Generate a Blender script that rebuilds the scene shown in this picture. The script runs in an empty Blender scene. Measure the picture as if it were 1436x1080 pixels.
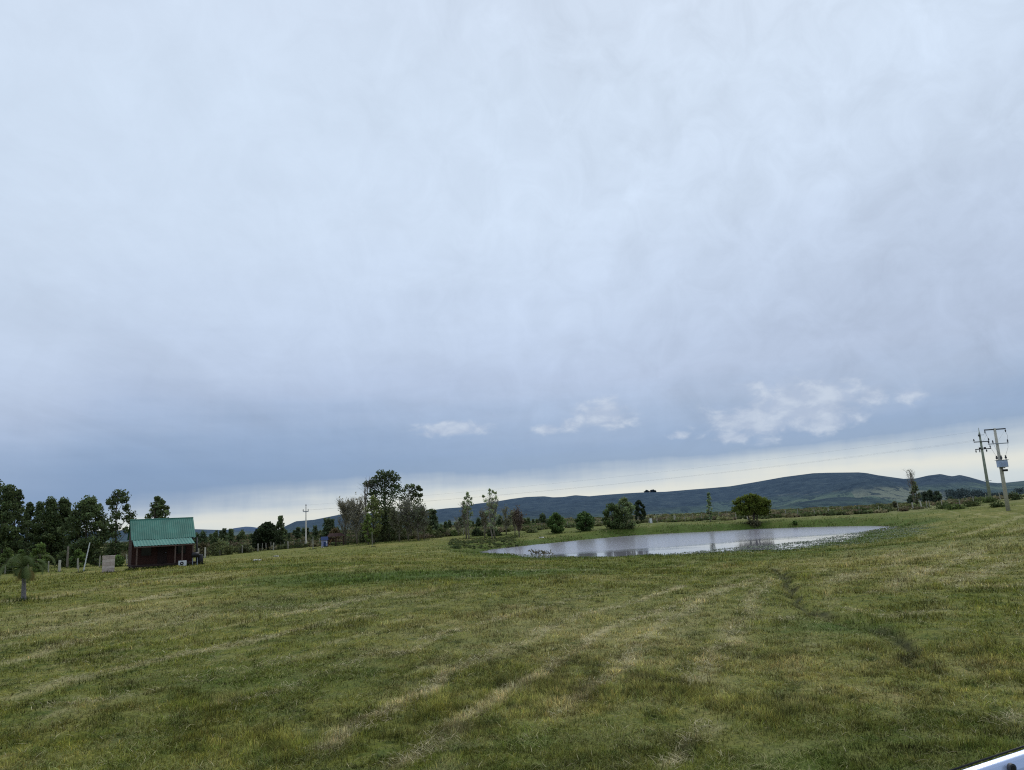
import bpy, math, random
import numpy as np
from mathutils import Vector, Matrix
random.seed(7)
S = bpy.context.scene
C = S.collection
R = math.radians
# ------------------------------------------------------------------ camera
F = 1020.0; CX, CY = 718.0, 540.0
PITCH, ROLL, CAMZ = R(10.28), R(2.86), 2.7
up0 = np.array((0, -math.sin(PITCH), math.cos(PITCH))); fw = np.array((0, math.cos(PITCH), math.sin(PITCH)))
r0 = np.array((1.0, 0, 0))
rt = math.cos(ROLL)*r0 - math.sin(ROLL)*up0
up = math.sin(ROLL)*r0 + math.cos(ROLL)*up0
CAM = np.array((0, 0, CAMZ))
cd = bpy.data.cameras.new('camera'); cam = bpy.data.objects.new('camera', cd); C.objects.link(cam)
cd.sensor_width = 36; cd.lens = 36*F/1436; cd.clip_end = 40000; cd.clip_start = 0.05
cam.matrix_world = Matrix(((rt[0], up[0], -fw[0], 0), (rt[1], up[1], -fw[1], 0), (rt[2], up[2], -fw[2], CAMZ), (0, 0, 0, 1)))
S.camera = cam

def ray(px, py):
    return fw + rt*(px-CX)/F + up*(CY-py)/F
def at_y(px, py, Y):
    d = ray(px, py); return CAM + d*(Y/d[1])
def at_z(px, py, Z):
    d = ray(px, py); return CAM + d*((Z-CAMZ)/d[2])
def proj(p):
    v = np.asarray(p)-CAM; w = v@fw
    return CX+F*(v@rt)/w, CY-F*(v@up)/w

# ------------------------------------------------------------------ terrain
WATER = -0.75
ctrl_px = [(500, 900, 17), (150, 850, 30), (600, 830, 28), (600, 795, 45), (600, 772, 71), (900, 800, 38), (850, 786, 52),
    (1100, 800, 33), (1250, 764, 53), (1436, 800, 25), (1436, 750, 43), (1436, 727, 72), (1414, 716, 88), (1388, 702.5, 118),
    (1300, 715, 120), (1200, 723, 108), (940, 735, 114), (1057, 732, 112), (820, 746, 107), (700, 757, 100), (560, 761, 95),
    (600, 757, 102), (450, 768, 100), (429, 767, 125), (225, 797, 68), (300, 781, 95), (83, 803, 78), (34, 842, 33),
    (10, 796, 115), (200, 785, 105), (1290, 742, 80), (360, 800, 45), (1330, 722, 95), (1000, 785, 45), (720, 783, 60)]
cp = [at_y(*c) for c in ctrl_px]
for x in (-30, 0, 30):
    for y in (-20, 0, 12): cp.append(np.array((x, y, 0.0)))
for x, y, z in [(-300, 0, -2), (300, 0, 1), (0, -300, 0), (-260, 300, -.8), (-100, 300, -.2), (0, 300, .1), (100, 300, 0), (260, 300, .3), (0, 200, 0.0), (-80, 200, -.4), (90, 200, .2),
                (-150, 150, -1.5), (180, 150, 1.2), (60, 20, .1), (-60, 30, -.3), (-90, 60, -.9)]:
    cp.append(np.array((x, y, z), float))
cp = np.array(cp); K = len(cp); SC = 50.0
def tpk(d2):
    return np.where(d2 > 1e-9, 0.5*d2*np.log(d2+1e-12), 0)
P = cp[:, :2]/SC
D2 = ((P[:, None]-P[None])**2).sum(-1)
A = np.zeros((K+3, K+3)); A[:K, :K] = tpk(D2)+np.eye(K)*0.004
A[:K, K] = 1; A[:K, K+1:] = P; A[K, :K] = 1; A[K+1:, :K] = P.T
W = np.linalg.solve(A, np.concatenate([cp[:, 2], np.zeros(3)]))
def tps(x, y):
    out = np.full(x.shape, W[K]) + W[K+1]*x/SC + W[K+2]*y/SC
    for i in range(K): out += W[i]*tpk((x/SC-P[i, 0])**2+(y/SC-P[i, 1])**2)
    return out
def sm(t):
    t = np.clip(t, 0, 1); return t*t*(3-2*t)
_perm = np.random.RandomState(3).rand(256, 256)
def vnoise(x, y):
    xi = np.floor(x).astype(int); yi = np.floor(y).astype(int); fx = x-xi; fy = y-yi
    fx = fx*fx*(3-2*fx); fy = fy*fy*(3-2*fy)
    a = _perm[xi & 255, yi & 255]; b = _perm[(xi+1) & 255, yi & 255]; c = _perm[xi & 255, (yi+1) & 255]; d = _perm[(xi+1) & 255, (yi+1) & 255]
    return (a*(1-fx)+b*fx)*(1-fy)+(c*(1-fx)+d*fx)*fy
def fbm(x, y, n=4):
    o = 0; a = 1; t = 0
    for i in range(n):
        o = o+a*vnoise(x*2**i+17*i, y*2**i+31*i); t += a; a *= .5
    return o/t
pond_px = [(673, 775), (696, 770), (760, 763), (820, 757), (880, 751.5), (940, 748), (990, 746), (1060, 742), (1120, 739.8), (1180, 738.2), (1222, 737.6), (1252, 738.4),
           (1250, 740.2), (1212, 745.5), (1195, 754), (1140, 764), (1090, 769), (1040, 770), (1000, 772), (960, 775.5), (900, 779), (830, 781), (780, 780), (745, 778), (720, 776.5), (695, 777)]
pond = np.array([at_z(a, b, WATER)[:2] for a, b in pond_px])
def sdpoly(x, y, poly):
    d = np.full(x.shape, 1e9); ins = np.zeros(x.shape, bool); n = len(poly)
    for i in range(n):
        ax, ay = poly[i]; bx, by = poly[(i+1) % n]; ex, ey = bx-ax, by-ay
        t = np.clip(((x-ax)*ex+(y-ay)*ey)/(ex*ex+ey*ey), 0, 1)
        d = np.minimum(d, np.hypot(x-ax-t*ex, y-ay-t*ey))
        cond = ((ay > y) != (by > y)) & (x < (bx-ax)*(y-ay)/(by-ay+1e-12)+ax)
        ins ^= cond
    return np.where(ins, -d, d)
def distline(x, y, pts):
    d = np.full(x.shape, 1e9)
    for (ax, ay), (bx, by) in zip(pts[:-1], pts[1:]):
        ex, ey = bx-ax, by-ay
        t = np.clip(((x-ax)*ex+(y-ay)*ey)/(ex*ex+ey*ey), 0, 1)
        d = np.minimum(d, np.hypot(x-ax-t*ex, y-ay-t*ey))
    return d
ditch = [at_z(a, b, -.2)[:2] for a, b in [(1092, 798), (1104, 820), (1112, 850), (1140, 872), (1185, 886), (1230, 897), (1262, 912), (1282, 932), (1296, 955)]]
def ground(x, y, fine=True):
    x = np.atleast_1d(np.asarray(x, float)); y = np.atleast_1d(np.asarray(y, float))
    r = np.hypot(x, y)
    z = tps(np.clip(x, -350, 350), np.clip(y, -350, 350))
    z = np.clip(z, -3.5, 3)
    far = sm((r-330)/600)
    z = z*(1-far) + far*-26
    z = z + (fbm(x/60+5, y/60+9, 3)-.5)*1.2*sm((r-130)/120)
    m = (x > pond[:, 0].min()-30) & (x < pond[:, 0].max()+30) & (y > pond[:, 1].min()-30) & (y < pond[:, 1].max()+30)
    if m.any():
        d = sdpoly(x[m], y[m], pond)
        d = d + (fbm(x[m]/2.5, y[m]/2.5, 3)-.5)*1.0
        zz = z[m]
        back = sm((y[m]-75-0.12*x[m])/20)
        w = 3.5+2.5*(1-back)
        out = WATER-.03 + (np.maximum(zz, WATER+.12)-WATER+.03)*sm(d/w)**.7
        inn = WATER-.03-.35*np.clip(-d/2, 0, 2)
        z[m] = np.where(d > 0, out, inn)
    if fine:
        n = (fbm(x/1.3, y/1.3, 3)-.5)*.10 + (fbm(x/.28, y/.28, 3)-.5)*.07
        z = z + n*(1-sm((r-60)/60)) + (fbm(x/9, y/9, 3)-.5)*.22*sm((r-5)/20)*(1-sm((r-55)/40))
        mm = (x > 3) & (x < 40) & (y > 8) & (y < 60)
        if mm.any():
            dd = distline(x[mm], y[mm], ditch)
            z[mm] -= .15*np.exp(-(dd/.22)**2)*(.5+fbm(x[mm]/.8, y[mm]/.8, 2))
    return z
def gz(x, y): return float(ground(x, y)[0])
def place(px, Y, dz=0.0):
    """point on the ground at distance Y that the photo shows at column px"""
    x = (px-CX)/F*Y
    for _ in range(8):
        z = gz(x, Y); q = proj((x, Y, z+dz)); x += (px-q[0])/F*Y
    return np.array((x, Y, gz(x, Y)))
# hills -------------------------------------------------------------
ridge_px = [(-200, 752), (0, 750), (150, 744), (270, 742), (360, 745), (385, 745), (400, 738), (415, 731), (440, 729), (460, 725), (480, 721), (540, 719), (600, 716), (625, 713), (646, 711.5), (667, 706.6), (698, 703), (717, 699.7),
    (738, 697), (763, 696), (775, 697.5), (790, 697), (807, 694.5), (826, 696), (848, 694), (876, 692), (899, 690.7), (933, 689.7), (964, 687), (995, 684.6), (1024, 682), (1060, 676), (1099, 669),
    (1140, 663.7), (1160, 663), (1204, 662.5), (1215, 663.4), (1231, 666.5), (1267, 671.5), (1284, 671), (1301, 667), (1319, 664.7), (1329, 667), (1336, 668), (1346, 666), (1359, 669), (1373, 673), (1383, 676), (1399, 677.5), (1413, 676.7), (1434, 674.5), (1500, 668), (1700, 672)]
def az_el(px, py):
    d = ray(px, py); return math.atan2(d[0], d[1]), d[2]/math.hypot(d[0], d[1])
RD = np.array([az_el(*p) for p in ridge_px])
R0, R1 = 800.0, 4200.0
def hill_z(az, r):
    e = np.interp(az, RD[:, 0], RD[:, 1])
    edge = sm((az-RD[0, 0])/.15+0)*sm((RD[-1, 0]-az)/.15)
    H = (CAMZ+e*R1)
    t = np.clip((r-R0)/(R1-R0), 0, 1)
    s = .55*t**1.3+.45*sm((t-.45)/.55)
    x = r*np.sin(az); y = r*np.cos(az)
    gul = (fbm(x/420, y/420, 5)-.5)*130*np.sin(np.pi*np.clip(t, 0, 1))**.8*np.clip(H/120, .15, 1)
    z = -30 + (H+30)*s + gul
    el = (z-CAMZ)/r
    lim = e-.0012*(1-t)*3
    z = np.where(t < .999, np.minimum(z, CAMZ+lim*r), z)
    back = np.clip((r-R1)/3000, 0, 1)
    z = z - back*(H+40)
    return z*edge+(-30)*(1-edge)

# ------------------------------------------------------------------ materials
def srgb(r, g, b):
    f = lambda c: (c/255/12.92) if c/255 <= .04045 else ((c/255+.055)/1.055)**2.4
    return (f(r), f(g), f(b), 1)
class NT:
    def __init__(s, tree): s.t = tree; s.n = tree.nodes; s.l = tree.links
    def node(s, typ, **kw):
        n = s.n.new(typ)
        for k, v in kw.items(): setattr(n, k, v)
        return n
    def set(s, sock, v):
        if isinstance(v, bpy.types.NodeSocket): s.l.new(v, sock)
        else: sock.default_value = v
    def math(s, op, a, b=0.0, c=0.0, clamp=False):
        n = s.node('ShaderNodeMath', operation=op, use_clamp=clamp)
        s.set(n.inputs[0], a); s.set(n.inputs[1], b); s.set(n.inputs[2], c); return n.outputs[0]
    def mapr(s, v, a, b, c=0.0, d=1.0, smooth=True):
        n = s.node('ShaderNodeMapRange', interpolation_type='SMOOTHSTEP' if smooth else 'LINEAR')
        for i, q in enumerate((v, a, b, c, d)): s.set(n.inputs[i], q)
        return n.outputs[0]
    def mix(s, f, a, b, typ='MIX'):
        n = s.node('ShaderNodeMix', data_type='RGBA', blend_type=typ)
        s.set(n.inputs[0], f); s.set(n.inputs[6], a); s.set(n.inputs[7], b); return n.outputs[2]
    def noise(s, vec, scale, detail=4, rough=.55, dist=0.0):
        n = s.node('ShaderNodeTexNoise'); s.set(n.inputs['Vector'], vec); n.inputs['Scale'].default_value = scale
        n.inputs['Detail'].default_value = detail; n.inputs['Roughness'].default_value = rough; n.inputs['Distortion'].default_value = dist
        return n.outputs[0]
    def mapping(s, vec, loc=(0, 0, 0), rot=(0, 0, 0), scale=(1, 1, 1)):
        n = s.node('ShaderNodeMapping'); s.set(n.inputs[0], vec); n.inputs[1].default_value = loc; n.inputs[2].default_value = rot; n.inputs[3].default_value = scale
        return n.outputs[0]
    def ramp(s, v, pts, interp='LINEAR'):
        n = s.node('ShaderNodeValToRGB'); n.color_ramp.interpolation = interp; e = n.color_ramp.elements
        while len(e) < len(pts): e.new(.5)
        for el, (p, c) in zip(e, pts): el.position = p; el.color = c
        s.set(n.inputs[0], v); return n.outputs[0]
def mat(name):
    m = bpy.data.materials.new(name); m.use_nodes = True; t = NT(m.node_tree); b = m.node_tree.nodes['Principled BSDF']
    return m, t, b
def simple(name, col, rough=.7, var=.25, scale=8, metallic=0, bump=0):
    m, t, b = mat(name); tc = t.node('ShaderNodeTexCoord').outputs['Object']
    n = t.noise(tc, scale, 5)
    k = t.mapr(n, .3, .7, 1-var, 1+var)
    c = t.mix(1.0, col, t.node('ShaderNodeCombineColor').outputs[0], 'MULTIPLY')
    cc = c.node.inputs[7].links[0].from_node
    for i in range(3): t.l.new(k, cc.inputs[i])
    t.l.new(c, b.inputs['Base Color']); b.inputs['Roughness'].default_value = rough; b.inputs['Metallic'].default_value = metallic
    b.inputs['Specular IOR Level'].default_value = .3
    if bump:
        bp = t.node('ShaderNodeBump'); bp.inputs['Strength'].default_value = bump; bp.inputs['Distance'].default_value = .02; t.l.new(n, bp.inputs['Height']); t.l.new(bp.outputs[0], b.inputs['Normal'])
    return m
def attr_mat(name, trans=.25, rough=.8):
    m, t, b = mat(name); a = t.node('ShaderNodeAttribute', attribute_name='Col'); col = a.outputs['Color']
    t.l.new(col, b.inputs['Base Color']); b.inputs['Roughness'].default_value = rough; b.inputs['Specular IOR Level'].default_value = .15
    if trans:
        tr = t.node('ShaderNodeBsdfTranslucent'); t.l.new(col, tr.inputs[0]); mx = t.node('ShaderNodeMixShader'); mx.inputs[0].default_value = trans
        t.l.new(b.outputs[0], mx.inputs[1]); t.l.new(tr.outputs[0], mx.inputs[2]); t.l.new(mx.outputs[0], m.node_tree.nodes['Material Output'].inputs[0])
    return m
M_leaf = attr_mat('foliage'); M_twig = attr_mat('twigs', 0)
M_bark = simple('bark', srgb(78, 70, 60), .9, .3, 6); M_palebark = simple('pale_bark', srgb(120, 112, 100), .9, .3, 5)
M_post = simple('weathered_wood', srgb(150, 146, 134), .9, .25, 5, bump=.3)
M_conc = simple('concrete', srgb(176, 172, 158), .9, .12, 3, bump=.2)
M_polewood = simple('pole_concrete_green', srgb(140, 146, 130), .9, .15, 2)
M_wire = simple('wire', srgb(90, 92, 95), .5, .05)
M_darkmetal = simple('dark_metal', srgb(58, 60, 64), .5, .15, 8)
M_steel = simple('galvanised_steel', srgb(135, 142, 152), .45, .12, 10)
M_tank = simple('transformer_paint', srgb(168, 182, 205), .5, .08, 6)
M_roof = simple('green_sheet_roof', srgb(66, 114, 100), .6, .18, 1.0)
M_roofl = simple('green_sheet_porch', srgb(84, 128, 116), .6, .12, 1.4)
M_wood = simple('red_brown_boards', srgb(58, 33, 25), .8, .3, 7, bump=.3)
M_wooddark = simple('dark_brown_boards', srgb(44, 32, 28), .85, .3, 7)
M_woodpost = simple('porch_post_wood', srgb(92, 76, 68), .85, .25, 7)
M_white = simple('white_paint', srgb(205, 208, 210), .5, .06, 6)
M_black = simple('black_plastic', srgb(28, 28, 30), .5, .1)
M_glass = simple('dark_window', srgb(24, 26, 30), .1, .1)
M_board = simple('pinkish_board', srgb(188, 174, 164), .85, .15, 5)
M_boardl = simple('board_slats', srgb(174, 158, 148), .85, .15, 5)
M_blue = simple('blue_plastic', srgb(34, 56, 100), .5, .15, 4)
M_lilac = simple('pale_lilac_panel', srgb(140, 144, 176), .6, .15, 4)
M_brown = simple('dark_timber', srgb(66, 46, 42), .85, .3, 5)
M_stone = simple('pale_stone', srgb(185, 182, 172), .85, .2, 6)

# field colours as a node group evaluated at world position, plus painted-in masks (attribute)
def field_color(t, pos, blade=False):
    m = t.node('ShaderNodeAttribute', attribute_name='mask').outputs['Color']
    sp = t.node('ShaderNodeSeparateColor'); t.l.new(m, sp.inputs[0]); trk, lush, straw = sp.outputs
    u = t.mapping(pos, rot=(0, 0, R(25)))
    big = t.noise(pos, .09, 3); big2 = t.noise(t.mapping(pos, loc=(40, 10, 0)), .35, 4)
    st = t.noise(t.mapping(u, scale=(1, .12, 1)), .9, 5, .6, .4)
    wv = t.node('ShaderNodeTexWave', wave_type='BANDS', bands_direction='X', wave_profile='SIN')
    t.l.new(t.mapping(u, scale=(1, .35, 1)), wv.inputs[0]); wv.inputs['Scale'].default_value = .115; wv.inputs['Distortion'].default_value = 3.5
    wv.inputs['Detail'].default_value = 3; wv.inputs['Detail Scale'].default_value = 1.2
    wind = t.mapr(wv.outputs[1], .80, 1.0)
    fine = t.noise(pos, 2.6, 5, .65); vf = t.noise(pos, 16, 4, .7)
    mid = t.noise(t.mapping(pos, loc=(21, 5, 0)), .8, 5, .65)
    mid = t.noise(t.mapping(pos, loc=(21, 5, 0)), .8, 5, .65)
    green = t.mix(t.mapr(big2, .35, .65), srgb(106, 110, 44), srgb(128, 127, 60))
    green = t.mix(t.mapr(fine, .42, .68), green, srgb(80, 92, 38))
    olive = t.mix(t.mapr(fine, .35, .65), srgb(134, 130, 70), srgb(150, 138, 84))
    c = t.mix(t.math('MULTIPLY', t.mapr(t.math('ADD', big, t.math('MULTIPLY', t.math('SUBTRACT', mid, .5), .8)), .46, .68), .75), green, olive)
    sc = t.mix(t.mapr(vf, .3, .7), srgb(168, 158, 112), srgb(212, 198, 156))
    stm = t.math('MULTIPLY', t.mapr(st, .54, .70), t.mapr(mid, .35, .55))
    c = t.mix(t.math('MULTIPLY', stm, .42), c, sc)
    wm = t.math('MULTIPLY', wind, t.mapr(t.noise(pos, 1.4, 5, .7), .44, .62))
    c = t.mix(t.math('MULTIPLY', wm, .20), c, sc)
    sm_ = t.math('MULTIPLY', straw, t.mapr(t.noise(t.mapping(u, scale=(1, .45, 1)), 2.2, 5, .7), .28, .5))
    c = t.mix(t.math('MULTIPLY', sm_, .78), c, sc)
    patch = t.mapr(t.noise(t.mapping(pos, loc=(9, 3, 0)), 1.1, 5, .7), .61, .70)
    c = t.mix(t.math('MULTIPLY', patch, .45), c, srgb(150, 130, 84))
    dk = t.mapr(t.noise(t.mapping(pos, loc=(3, 30, 0)), 2.2, 6, .75), .54, .66)
    c = t.mix(t.math('MULTIPLY', dk, .75), c, srgb(52, 66, 22))
    c = t.mix(t.math('MULTIPLY', lush, .85), c, t.mix(t.mapr(fine, .35, .65), srgb(54, 76, 28), srgb(84, 106, 44)))
    c = t.mix(t.math('MULTIPLY', trk, .85), c, t.mix(t.mapr(vf, .35, .65), srgb(38, 42, 28), srgb(70, 66, 46)))
    return c, vf, fine
def make_field():
    m, t, b = mat('field_grass'); pos = t.node('ShaderNodeNewGeometry').outputs['Position']
    c, vf, fine = field_color(t, pos)
    c = t.mix(t.mapr(vf, .44, .62, 0, .5), c, srgb(44, 54, 22))
    # distant pastures
    ln = t.node('ShaderNodeVectorMath', operation='LENGTH'); t.l.new(pos, ln.inputs[0]); dist = ln.outputs['Value']
    scr = t.ramp(t.noise(pos, .12, 6, .7), [(.3, srgb(84, 90, 54)), (.5, srgb(116, 118, 74)), (.62, srgb(136, 128, 92)), (.75, srgb(98, 108, 60))])
    c = t.mix(t.mapr(dist, 118, 150), c, scr)
    t.l.new(c, b.inputs['Base Color']); b.inputs['Roughness'].default_value = .95; b.inputs['Specular IOR Level'].default_value = .1
    bp = t.node('ShaderNodeBump'); bp.inputs['Strength'].default_value = .8; bp.inputs['Distance'].default_value = .12
    t.l.new(t.math('ADD', fine, t.math('MULTIPLY', vf, .4)), bp.inputs['Height']); t.l.new(bp.outputs[0], b.inputs['Normal'])
    return m
def make_blade():
    m, t, b = mat('grass_blades'); pos = t.node('ShaderNodeNewGeometry').outputs['Position']
    c, vf, fine = field_color(t, pos, True)
    a = t.node('ShaderNodeAttribute', attribute_name='Col'); c = t.mix(1.0, c, a.outputs['Color'], 'MULTIPLY')
    t.l.new(c, b.inputs['Base Color']); b.inputs['Roughness'].default_value = .8; b.inputs['Specular IOR Level'].default_value = .15
    tr = t.node('ShaderNodeBsdfTranslucent'); t.l.new(c, tr.inputs[0]); mx = t.node('ShaderNodeMixShader'); mx.inputs[0].default_value = .3
    t.l.new(b.outputs[0], mx.inputs[1]); t.l.new(tr.outputs[0], mx.inputs[2]); t.l.new(mx.outputs[0], m.node_tree.nodes['Material Output'].inputs[0])
    return m
M_field = make_field(); M_blade = make_blade()
def make_hill():
    m, t, b = mat('hill_slopes'); pos = t.node('ShaderNodeNewGeometry').outputs['Position']
    sx = t.node('ShaderNodeSeparateXYZ'); t.l.new(pos, sx.inputs[0]); z = sx.outputs[2]; x = sx.outputs[0]
    n1 = t.noise(pos, .004, 8, .65); n2 = t.noise(pos, .02, 8, .75)
    n3 = t.noise(t.mapping(pos, scale=(1, .35, 1)), .035, 6, .75)
    up_ = t.ramp(n2, [(.34, srgb(46, 58, 62)), (.48, srgb(60, 74, 80)), (.58, srgb(74, 88, 90)), (.72, srgb(104, 112, 108))])
    rock = t.math('MULTIPLY', t.mapr(t.noise(t.mapping(pos, loc=(100, 0, 0)), .012, 7, .8), .60, .68), t.mapr(n1, .45, .6))
    up_ = t.mix(t.math('MULTIPLY', rock, .5), up_, srgb(128, 132, 132))
    vo = t.node('ShaderNodeTexVoronoi', feature='F1'); t.l.new(t.mapping(pos, rot=(0, 0, .4), scale=(1, .55, 0.0)), vo.inputs['Vector']); vo.inputs['Scale'].default_value = .0042
    sc = t.node('ShaderNodeSeparateColor'); t.l.new(vo.outputs['Color'], sc.inputs[0])
    fld = t.ramp(sc.outputs[0], [(0, srgb(88, 104, 92)), (.3, srgb(104, 120, 100)), (.5, srgb(128, 134, 114)), (.7, srgb(92, 110, 96)), (.85, srgb(146, 146, 128))], 'CONSTANT')
    fld = t.mix(t.math('MULTIPLY', t.mapr(n3, .49, .58), .85), fld, srgb(48, 62, 66))
    k = t.math('ADD', z, t.math('MULTIPLY', t.math('SUBTRACT', n1, .5), 60))
    lim = t.mapr(x, 300, 1500, -6, 42)
    c = t.mix(t.mapr(t.math('SUBTRACT', k, lim), -10, 14), fld, up_)
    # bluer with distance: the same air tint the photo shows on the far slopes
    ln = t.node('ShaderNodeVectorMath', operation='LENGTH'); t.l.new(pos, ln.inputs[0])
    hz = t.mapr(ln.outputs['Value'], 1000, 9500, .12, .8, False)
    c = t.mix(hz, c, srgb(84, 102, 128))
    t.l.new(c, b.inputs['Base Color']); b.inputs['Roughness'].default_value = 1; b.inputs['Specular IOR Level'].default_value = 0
    bp = t.node('ShaderNodeBump'); bp.inputs['Strength'].default_value = 1; bp.inputs['Distance'].default_value = 14; t.l.new(n2, bp.inputs['Height']); t.l.new(bp.outputs[0], b.inputs['Normal'])
    return m
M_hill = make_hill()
def make_water():
    m, t, b = mat('pond_water'); pos = t.node('ShaderNodeNewGeometry').outputs['Position']
    b.inputs['Base Color'].default_value = (.26, .25, .28, 1); b.inputs['IOR'].default_value = 1.33
    n = t.noise(t.mapping(pos, rot=(0, 0, .2), scale=(.6, 1.6, 1)), 3.2, 4, .6)
    sx = t.node('ShaderNodeSeparateXYZ'); t.l.new(pos, sx.inputs[0])
    nd = t.math('SUBTRACT', sx.outputs[1], t.math('ADD', 57.5, t.math('MULTIPLY', t.math('MAXIMUM', t.math('SUBTRACT', sx.outputs[0], 8.0), 0.0), .52)))
    nd = t.math('ADD', nd, t.math('MULTIPLY', t.math('SUBTRACT', t.noise(t.mapping(pos, scale=(.5, 1.5, 1)), .12, 4), .5), 14.0))
    cal = t.mapr(nd, 5.0, 12.0, .05, .75); t.l.new(t.mapr(nd, 5.0, 12.0, .03, .16), b.inputs['Roughness'])
    bp = t.node('ShaderNodeBump'); t.l.new(cal, bp.inputs['Strength']); bp.inputs['Distance'].default_value = .03; t.l.new(n, bp.inputs['Height']); t.l.new(bp.outputs[0], b.inputs['Normal'])
    return m
M_water = make_water()

# ------------------------------------------------------------------ mesh helpers
def tag(o, label=None, cat=None, group=None, kind=None):
    if label: o['label'] = label
    if cat: o['category'] = cat
    if group: o['group'] = group
    if kind: o['kind'] = kind
    return o
def link(name, me, m, parent=None):
    o = bpy.data.objects.new(name, me); C.objects.link(o)
    if m: me.materials.append(m)
    if parent: o.parent = parent
    return o
def empty(name, loc, label, cat, group=None, rz=0, tilt=None):
    o = bpy.data.objects.new(name, None); C.objects.link(o); o.location = Vector(loc); o.rotation_euler = (tilt[0] if tilt else 0, tilt[1] if tilt else 0, rz)
    o.empty_display_size = .2
    return tag(o, label, cat, group)
def np_mesh(name, V, Fc, n, cols=None, smooth=False, attr='Col'):
    """V (N,3); Fc flat loop index array; n verts per face"""
    me = bpy.data.meshes.new(name); V = np.ascontiguousarray(V, np.float32); Fc = np.ascontiguousarray(Fc, np.int32).ravel()
    me.vertices.add(len(V)); me.vertices.foreach_set('co', V.ravel())
    me.loops.add(len(Fc)); me.loops.foreach_set('vertex_index', Fc)
    nf = len(Fc)//n; me.polygons.add(nf); me.polygons.foreach_set('loop_start', np.arange(nf, dtype=np.int32)*n)
    try: me.polygons.foreach_set('loop_total', np.full(nf, n, np.int32))
    except Exception: pass
    me.update(calc_edges=True)
    if cols is not None:
        for k, cc in (cols.items() if isinstance(cols, dict) else [(attr, cols)]):
            a = me.color_attributes.new(k, 'FLOAT_COLOR', 'POINT'); q = np.ones((len(V), 4), np.float32); q[:, :3] = cc; a.data.foreach_set('color', q.ravel())
    if smooth: me.polygons.foreach_set('use_smooth', np.ones(nf, bool))
    return me
class MB:
    def __init__(s): s.v = []; s.f = []
    def add(s, vs, fs):
        k = len(s.v); s.v += [tuple(v) for v in vs]; s.f += [tuple(i+k for i in f) for f in fs]; return s
    def box(s, a, b, bev=0):
        (x0, y0, z0), (x1, y1, z1) = a, b
        return s.add([(x0, y0, z0), (x1, y0, z0), (x1, y1, z0), (x0, y1, z0), (x0, y0, z1), (x1, y0, z1), (x1, y1, z1), (x0, y1, z1)],
              [(0, 3, 2, 1), (4, 5, 6, 7), (0, 1, 5, 4), (1, 2, 6, 5), (2, 3, 7, 6), (3, 0, 4, 7)])
    def tube(s, pts, rad, n=8, cap=True):
        pts = [np.asarray(p, float) for p in pts]
        if not hasattr(rad, '__len__'): rad = [rad]*len(pts)
        rings = []; vs = []
        for i, p in enumerate(pts):
            d = pts[min(i+1, len(pts)-1)]-pts[max(i-1, 0)]; d = d/(np.linalg.norm(d)+1e-9)
            h = np.array((1.0, 0, 0)) if abs(d[0]) < .8 else np.array((0, 1.0, 0))
            u = np.cross(d, h); u /= np.linalg.norm(u); w = np.cross(d, u)
            for k in range(n):
                a = 2*math.pi*k/n; vs.append(p+rad[i]*(u*math.cos(a)+w*math.sin(a)))
        fs = []
        for i in range(len(pts)-1):
            for k in range(n): fs.append((i*n+k, i*n+(k+1) % n, (i+1)*n+(k+1) % n, (i+1)*n+k))
        if cap: fs.append(tuple(range(n-1, -1, -1))); fs.append(tuple((len(pts)-1)*n+k for k in range(n)))
        return s.add(vs, fs)
    def build(s, name, m, parent=None, smooth=False, bevel=0):
        me = bpy.data.meshes.new(name); me.from_pydata(s.v, [], s.f); me.update()
        if smooth: me.polygons.foreach_set('use_smooth', [True]*len(me.polygons))
        o = link(name, me, m, parent)
        if bevel:
            b = o.modifiers.new('bevel', 'BEVEL'); b.width = bevel; b.segments = 2
        return o

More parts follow.
